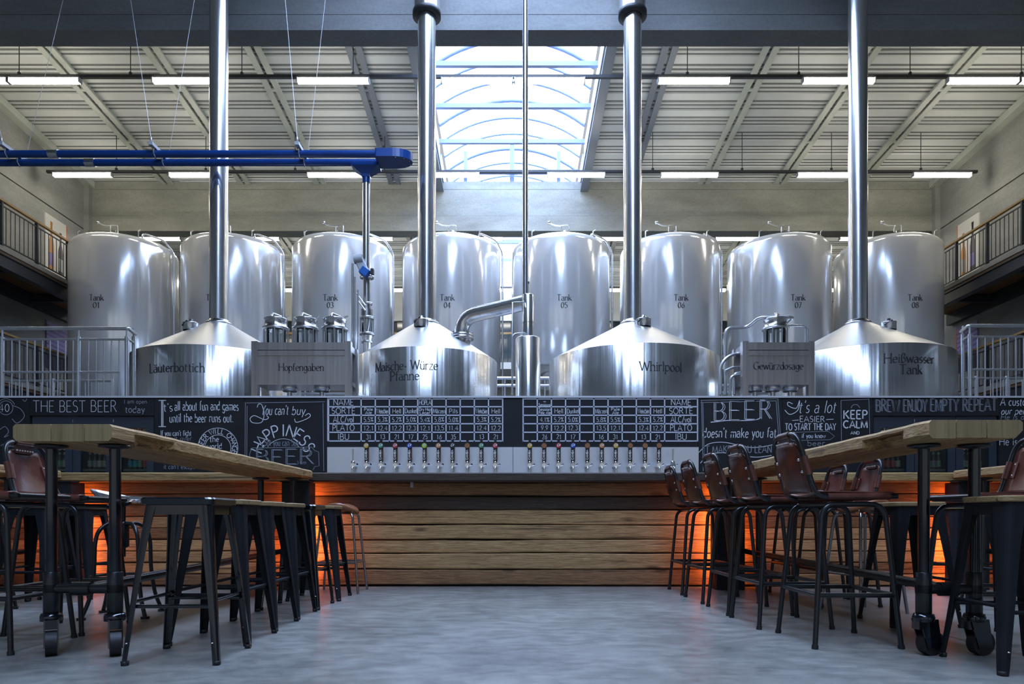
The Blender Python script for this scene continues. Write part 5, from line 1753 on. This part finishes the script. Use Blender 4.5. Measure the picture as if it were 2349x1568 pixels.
# ================================================================== SEATS
def sheet_stool(name, cat, metal, wooden):
    t = thing(name, 'stool', cat, (0, 0, 0))
    ZS = 0.735
    top, bot = 0.150, 0.220
    lw = 1.0 if wooden else 0.66
    lv = [(0.0, 0.030), (0.03, 0.034), (0.30, 0.050), (0.55, 0.066), (0.70, 0.085), (ZS, 0.095)]
    for sx in (-1, 1):
        for sy in (-1, 1):
            rings = []
            for z, w in lv:
                w = max(0.028, w * lw)
                k = z / ZS
                c = bot + (top - bot) * k
                r = min(0.035, w * 0.62)
                th = 0.005
                outer = [(w, 0.0)] + [(r - r * math.sin(a), r - r * math.cos(a)) for a in [PI / 2 * q / 5 for q in range(6)]] + [(0.0, w)]
                inner = [(th, w)] + [(r - (r - th) * math.sin(a), r - (r - th) * math.cos(a)) for a in [PI / 2 * q / 5 for q in range(5, -1, -1)]] + [(w, th)]
                ring = [Vector((sx * (c - a), sy * (c - b), z)) for a, b in outer + inner]
                if sx * sy < 0:
                    ring.reverse()
                rings.append(ring)
            lg = MB().loft(rings, smooth=False).build('leg', metal, t, world=False)
            MB().lathe([(0, 0.0), (0.016, 0.0), (0.018, 0.02), (0, 0.02)], (sx * (bot - 0.016), sy * (bot - 0.016), 0), 10).build('foot_cap', 'rubber', lg, world=False)
            MB().lathe([(0, 0), (0.007, 0.0), (0.005, 0.004), (0, 0.005)], (sx * (bot - 0.03), sy * (bot + 0.0), 0.10), 8).build('rivet', 'rivet', lg, world=False)
    for ax in range(2):
        for s in (-1, 1):
            m = MB()
            a = top - 0.03
            if ax == 0:
                m.box(-a, a, s * (top - 0.002) - 0.003, s * (top - 0.002) + 0.003, ZS - 0.055, ZS)
            else:
                m.box(s * (top - 0.002) - 0.003, s * (top - 0.002) + 0.003, -a, a, ZS - 0.055, ZS)
            m.build('apron', metal, t, world=False)
            b = bot + (top - bot) * 0.27 / ZS - 0.02
            m = MB()
            z = 0.262 if ax == 0 else 0.285
            if ax == 0:
                m.cyl((-b, s * b, z), (b, s * b, z), 0.009, n=8)
            else:
                m.cyl((s * b, -b, z), (s * b, b, z), 0.009, n=8)
            m.build('rung', metal, t, world=False)
    def rsq(a, r, z, n=5):
        out = []
        for q, (cx, cy) in enumerate(((a - r, a - r), (-(a - r), a - r), (-(a - r), -(a - r)), (a - r, -(a - r)))):
            for k in range(n + 1):
                an = PI / 2 * q + PI / 2 * k / n
                out.append(Vector((cx + r * math.cos(an), cy + r * math.sin(an), z)))
        return out
    if wooden:
        MB().loft([rsq(0.155, 0.04, ZS), rsq(0.160, 0.042, ZS + 0.004), rsq(0.160, 0.042, ZS + 0.022), rsq(0.154, 0.04, ZS + 0.027)]).build('seat', 'seat_wood', t, world=False)
    else:
        MB().loft([rsq(0.150, 0.04, ZS - 0.012), rsq(0.168, 0.045, ZS - 0.008), rsq(0.170, 0.045, ZS + 0.016), rsq(0.162, 0.043, ZS + 0.024), rsq(0.14, 0.04, ZS + 0.021), rsq(0.06, 0.03, ZS + 0.017)]).build('seat', metal, t, world=False)
    return t

def leather_chair():
    t = thing('leather_bar_chair', 'chair', 'chair', (0, 0, 0))
    r = 0.0135
    # two side frames: inverted U along the depth of the seat
    for s in (-1, 1):
        m = MB().tube(fillet([(-0.215, s * 0.245, 0), (-0.155, s * 0.19, 0.735), (0.165, s * 0.19, 0.735), (0.225, s * 0.245, 0)], 0.075, 7), r, 10)
        m.build('side_frame', 'black_tube', t, world=False)
        for x in (-0.215, 0.225):
            MB().cyl((x, s * 0.245, 0), (x * 0.99, s * 0.243, 0.02), 0.0165, n=10).build('foot_cap', 'rubber', t, world=False)
    zf = 0.27
    k = zf / 0.735
    xa, xb = -0.215 + 0.06 * k, 0.225 - 0.06 * k
    yy = 0.245 - 0.055 * k
    for (a, b) in (((xa, -yy), (xa, yy)), ((xb, -yy), (xb, yy)), ((xa, -yy), (xb, -yy)), ((xa, yy), (xb, yy))):
        MB().tube([(a[0], a[1], zf), (b[0], b[1], zf)], 0.0125, 8).build('foot_rail', 'black_tube', t, world=False)
    for x in (-0.12, 0.12):
        MB().tube([(x, -0.19, 0.736), (x, 0.19, 0.736)], 0.011, 8).build('seat_bearer', 'black_tube', t, world=False)
    # seat rails running up into the back
    path = [(0.23, -0.195, 0.775), (-0.185, -0.195, 0.765), (-0.275, -0.165, 1.105), (-0.275, 0.165, 1.105), (-0.185, 0.195, 0.765), (0.23, 0.195, 0.775)]
    MB().tube(fillet(path, 0.085, 8), r, 10).build('seat_back_frame', 'black_tube', t, world=False)
    MB().tube([(0.225, -0.195, 0.775), (0.225, 0.195, 0.775)], r, 10).build('front_rail', 'black_tube', t, world=False)
    # leather seat sling
    def sheet(fn, nu, nv, th):
        A = [[Vector(fn(i / nu, j / nv)) for j in range(nv + 1)] for i in range(nu + 1)]
        v, f = [], []
        N = (nu + 1) * (nv + 1)
        def nrm(i, j):
            a = A[min(i + 1, nu)][j] - A[max(i - 1, 0)][j]
            b = A[i][min(j + 1, nv)] - A[i][max(j - 1, 0)]
            return a.cross(b).normalized()
        for sgn in (0.5, -0.5):
            for i in range(nu + 1):
                for j in range(nv + 1):
                    v.append(A[i][j] + nrm(i, j) * th * sgn)
        def id_(l, i, j):
            return l * N + i * (nv + 1) + j
        for i in range(nu):
            for j in range(nv):
                f.append((id_(0, i, j), id_(0, i + 1, j), id_(0, i + 1, j + 1), id_(0, i, j + 1)))
                f.append((id_(1, i, j), id_(1, i, j + 1), id_(1, i + 1, j + 1), id_(1, i + 1, j)))
        for i in range(nu):
            for j, o in ((0, 0), (nv, 1)):
                q = (id_(0, i, j), id_(1, i, j), id_(1, i + 1, j), id_(0, i + 1, j))
                f.append(q if o == 0 else q[::-1])
        for j in range(nv):
            for i, o in ((0, 1), (nu, 0)):
                q = (id_(0, i, j), id_(1, i, j), id_(1, i, j + 1), id_(0, i, j + 1))
                f.append(q if o == 0 else q[::-1])
        return MB().add(v, f, True)
    def seat_fn(a, b):
        x = -0.19 + 0.40 * a
        y = -0.205 + 0.41 * b
        sag = 0.022 * math.sin(PI * b)
        return (x, y, 0.792 - sag + (0.01 * (1 - a)))
    sheet(seat_fn, 8, 10, 0.008).build('leather_seat', 'leather_red', t, world=False)
    for s in (-1, 1):
        MB().tube([(-0.13, s * 0.196, 0.7745), (0.19, s * 0.196, 0.7758)], r + 0.006, 10).build('seat_wrap', 'leather_red', t, world=False)
    def back_fn(a, b):
        z = 0.795 + 0.265 * a
        k_ = (z - 0.765) / 0.34
        hw = (0.195 - 0.03 * k_) - 0.018
        if a > 0.86:
            hw -= 0.035 * ((a - 0.86) / 0.14) ** 2
        y = -hw + 2 * hw * b
        x = -0.193 - 0.09 * k_ - 0.038 * math.sin(PI * b) * (0.5 + 0.5 * math.sin(PI * min(1, a * 1.1)))
        return (x, y, z)
    bk = sheet(back_fn, 10, 10, 0.007).build('leather_back', 'leather_red', t, world=False)
    # loop over the top tube
    MB().tube([(-0.272, -0.075, 1.105), (-0.272, 0.075, 1.105)], r + 0.007, 12).box(-0.278, -0.268, -0.072, 0.072, 1.045, 1.105).build('top_loop', 'leather_red', bk, world=False)
    m = MB()
    for k_ in range(7):
        y = -0.066 + 0.022 * k_
        m.box(-0.294, -0.262, y - 0.004, y + 0.004, 1.058, 1.066)
    m.build('stitching', 'stitch', bk, world=False)
    for s in (-1, 1):
        zz = 0.935
        k_ = (zz - 0.765) / 0.34
        a = Vector((-0.185 - 0.09 * k_, s * (0.195 - 0.03 * k_), zz))
        d = Vector((-0.09, -s * 0.03, 0.34)).normalized()
        MB().tube([a - d * 0.05, a + d * 0.05], r + 0.006, 10).bar(a - Vector((0.012, s * 0.03, 0)) - d * 0.045, a - Vector((0.012, s * 0.03, 0)) + d * 0.045, 0.05, 0.012, up=(1, 0, 0)).build('side_strap', 'leather_red', bk, world=False)
        for q in (-0.032, 0.032):
            c = a + d * q - Vector((0.015, s * 0.034, 0))
            MB().lathe([(0, -0.008), (0.009, -0.006), (0.012, 0), (0.009, 0.006), (0, 0.008)], (c.x, c.y, c.z), 8).build('rivet', 'rivet', bk, world=False)
    return t

def saddle_stool():
    t = thing('leather_saddle_stool', 'stool', 'stool', (0, 0, 0))
    for sx in (-1, 1):
        for sy in (-1, 1):
            MB().tube(fillet([(sx * 0.20, sy * 0.19, 0), (sx * 0.135, sy * 0.12, 0.70), (sx * 0.03, sy * 0.04, 0.705)], 0.05, 6), 0.011, 8).build('leg', 'chrome_dark', t, world=False)
    k = 0.27 / 0.7
    a, b = 0.20 - 0.065 * k, 0.19 - 0.07 * k
    pts = [(-a, -b, 0.27), (a, -b, 0.27), (a, b, 0.27), (-a, b, 0.27)]
    for i in range(4):
        MB().tube([pts[i], pts[(i + 1) % 4]], 0.009, 8).build('foot_rail', 'chrome_dark', t, world=False)
    v, f = [], []
    n, mm = 24, 6
    rings = []
    for q in range(mm + 1):
        fr = [0.86, 0.98, 1.0, 0.96, 0.75, 0.4, 0.02][q]
        zo = [0.705, 0.715, 0.735, 0.752, 0.758, 0.752, 0.748][q]
        ring = []
        for k in range(n):
            an = 2 * PI * k / n
            x, y = 0.165 * fr * math.cos(an), 0.175 * fr * math.sin(an)
            ring.append(Vector((x, y, zo + 0.035 * (y / 0.175) ** 2 - 0.03 * (x / 0.165) ** 2 + 0.01)))
        rings.append(ring)
    MB().loft(rings, smooth=True).build('leather_seat', 'leather_tan', t, world=False)
    m = MB()
    for k in range(10):
        an = 2 * PI * k / 10
        x, y = 0.158 * math.cos(an), 0.168 * math.sin(an)
        m.lathe([(0, -0.006), (0.006, 0), (0, 0.006)], (x, y, 0.722 + 0.035 * (y / 0.175) ** 2 - 0.03 * (x / 0.165) ** 2), 6)
    m.build('rivets', 'rivet', t, world=False)
    return t

def swivel_stool():
    t = thing('swivel_stool', 'stool', 'stool', (0, 0, 0))
    # pressed metal tractor seat with cut-outs
    rings = []
    n = 24
    for fr, zo in ((0.25, 0.775), (0.50, 0.772)):
        rings.append([Vector((0.19 * fr * math.cos(2 * PI * k / n), 0.20 * fr * math.sin(2 * PI * k / n), zo)) for k in range(n)])
    m = MB().loft(rings, caps=True)
    rim_i = [Vector((0.165 * math.cos(2 * PI * k / n), 0.18 * math.sin(2 * PI * k / n), 0.795 + 0.02 * max(0, -math.cos(2 * PI * k / n)))) for k in range(n)]
    rim_o = [Vector((0.195 * math.cos(2 * PI * k / n), 0.21 * math.sin(2 * PI * k / n), 0.808 + 0.05 * max(0, -math.cos(2 * PI * k / n)))) for k in range(n)]
    rim_u = [p - Vector((0, 0, 0.008)) for p in rim_o]
    rim_ui = [p - Vector((0, 0, 0.008)) for p in rim_i]
    m.loft([rim_ui, rim_i, rim_o, rim_u, rim_ui], caps=False)
    for k in range(0, n, 2):
        a0, a1 = 2 * PI * (k - 0.35) / n, 2 * PI * (k + 0.35) / n
        q = [Vector((0.095 * math.cos(a0), 0.10 * math.sin(a0), 0.772)), Vector((0.095 * math.cos(a1), 0.10 * math.sin(a1), 0.772)), Vector((0.17 * math.cos(a1), 0.185 * math.sin(a1), 0.796 + 0.02 * max(0, -math.cos(a1)))), Vector((0.17 * math.cos(a0), 0.185 * math.sin(a0), 0.796 + 0.02 * max(0, -math.cos(a0))))]
        m.prism(q, 0, (0, 0, -0.006))
    m.build('pan_seat', 'aluminium', t, world=False)
    MB().cyl((0, 0, 0.40), (0, 0, 0.772), 0.014, n=12).lathe([(0.014, 0.74), (0.05, 0.755), (0.05, 0.77), (0.0, 0.77)], n=16).build('screw_post', 'black_tube', t, world=False)
    MB().lathe([(0.018, 0.46), (0.035, 0.47), (0.035, 0.62), (0.03, 0.64), (0.018, 0.645)], n=16).build('hub', 'black_tube', t, world=False)
    for k in range(4):
        a = PI / 4 + k * PI / 2
        c, s = math.cos(a), math.sin(a)
        pts = [(0.03, 0.62), (0.10, 0.63), (0.165, 0.58), (0.185, 0.50), (0.19, 0.30), (0.22, 0.12), (0.27, 0.012)]
        lg = MB().tube(fillet([(c * r, s * r, z) for r, z in pts], 0.06, 4), 0.0135, 8).build('leg', 'black_tube', t, world=False)
        MB().cyl((c * 0.27, s * 0.27, 0.0), (c * 0.27, s * 0.27, 0.016), 0.028, n=12).build('foot', 'black_tube', lg, world=False)
    ring = [(0.195 * math.cos(2 * PI * k / 28), 0.195 * math.sin(2 * PI * k / 28), 0.27) for k in range(28)]
    MB().tube(ring, 0.010, 8, closed=True).build('foot_ring', 'black_tube', t, world=False)
    return t

GS = 'bar seats around the timber tables'
wood_st = sheet_stool('metal_stool', 'stool', 'black_matte', True)
gloss_st = sheet_stool('metal_stool', 'stool', 'black_gloss', False)
lc = leather_chair()
sad = saddle_stool()
swi = swivel_stool()
# aisle side of the left table
place(gloss_st, (-1.545, 3.35, 0), 0.03, 'glossy black metal stool nearest the camera at the left table', GS, True)
place(wood_st, (-1.575, 3.82, 0), 0.0, 'matt black stool with wooden seat, second in the left aisle row behind the glossy one', GS, True)
place(wood_st, (-1.59, 4.28, 0), 0.0, 'matt black stool with wooden seat, third in the left aisle row', GS)
place(wood_st, (-1.60, 4.74, 0), 0.0, 'matt black stool with wooden seat, fourth in the left aisle row', GS)
place(gloss_st, (-1.60, 5.22, 0), 0.0, 'glossy black metal stool, fifth in the left aisle row', GS)
place(wood_st, (-1.585, 5.75, 0), 0.02, 'matt black stool with wooden seat nearest the bar in the left aisle row', GS)
place(sad, (-1.54, 6.28 - 0.02, 0), 0.0, 'tan leather saddle stool with chrome legs at the bar end of the left row', GS, True)
# wall side of the left table
place(lc, (-2.65, 3.62, 0), 0.0, 'leather bar chair cut by the left picture edge, only its seat and legs showing', GS, True)
place(lc, (-2.64, 4.16, 0), 0.0, 'brown leather bar chair behind the left table legs, its back in full view', GS)
place(swi, (-2.64, 4.74, 0), 0.2, 'black swivel stool with pierced aluminium seat under the left table', GS, True)
for q, (x, y) in enumerate(((-3.62, 5.85), (-3.62, 5.33), (-3.80, 4.86))):
    place(wood_st, (x, y, 0), 0.05 * q, ['matt black wooden-seat stool at the outer left table, nearest the bar', 'matt black wooden-seat stool at the outer left table, middle of three', 'matt black wooden-seat stool at the outer left table, cut by the picture edge'][q], GS)
# aisle side of the right table
for q, (x, y) in enumerate(((1.75, 3.78), (1.68, 4.40), (1.68, 4.97), (1.675, 5.61), (1.67, 6.21))):
    place(lc, (x, y, 0), 0.02 * (q % 2), ['nearest brown leather bar chair in the right aisle row', 'second brown leather bar chair in the right aisle row', 'third brown leather bar chair in the right aisle row', 'fourth brown leather bar chair in the right aisle row', 'fifth brown leather bar chair in the right aisle row, nearest the bar'][q], GS)
# wall side of the right table
place(wood_st, (2.27, 3.14, 0), 0.0, 'matt black stool with wooden seat at the right picture edge, nearest of all', GS)
place(lc, (2.62, 3.83, 0), PI, 'brown leather bar chair at the right picture edge facing the table', GS)
place(wood_st, (2.51, 4.42, 0), 0.0, 'matt black stool with wooden seat beyond the right table leg', GS)
place(sad, (2.49, 4.95, 0), 0.3, 'tan leather saddle stool with grey legs under the right table', GS)
place(lc, (2.52, 5.42, 0), PI, 'leather bar chair facing us across the right table, nearer of two', GS)
place(lc, (2.52, 5.97, 0), PI, 'leather bar chair facing us across the right table, farther of two', GS)
for q, (x, y) in enumerate(((3.74, 5.80), (3.74, 5.28))):
    place(wood_st, (x, y, 0), 0.04 * q, ['matt black wooden-seat stool at the outer right table, nearest the bar', 'matt black wooden-seat stool at the outer right table, nearer the camera'][q], GS)
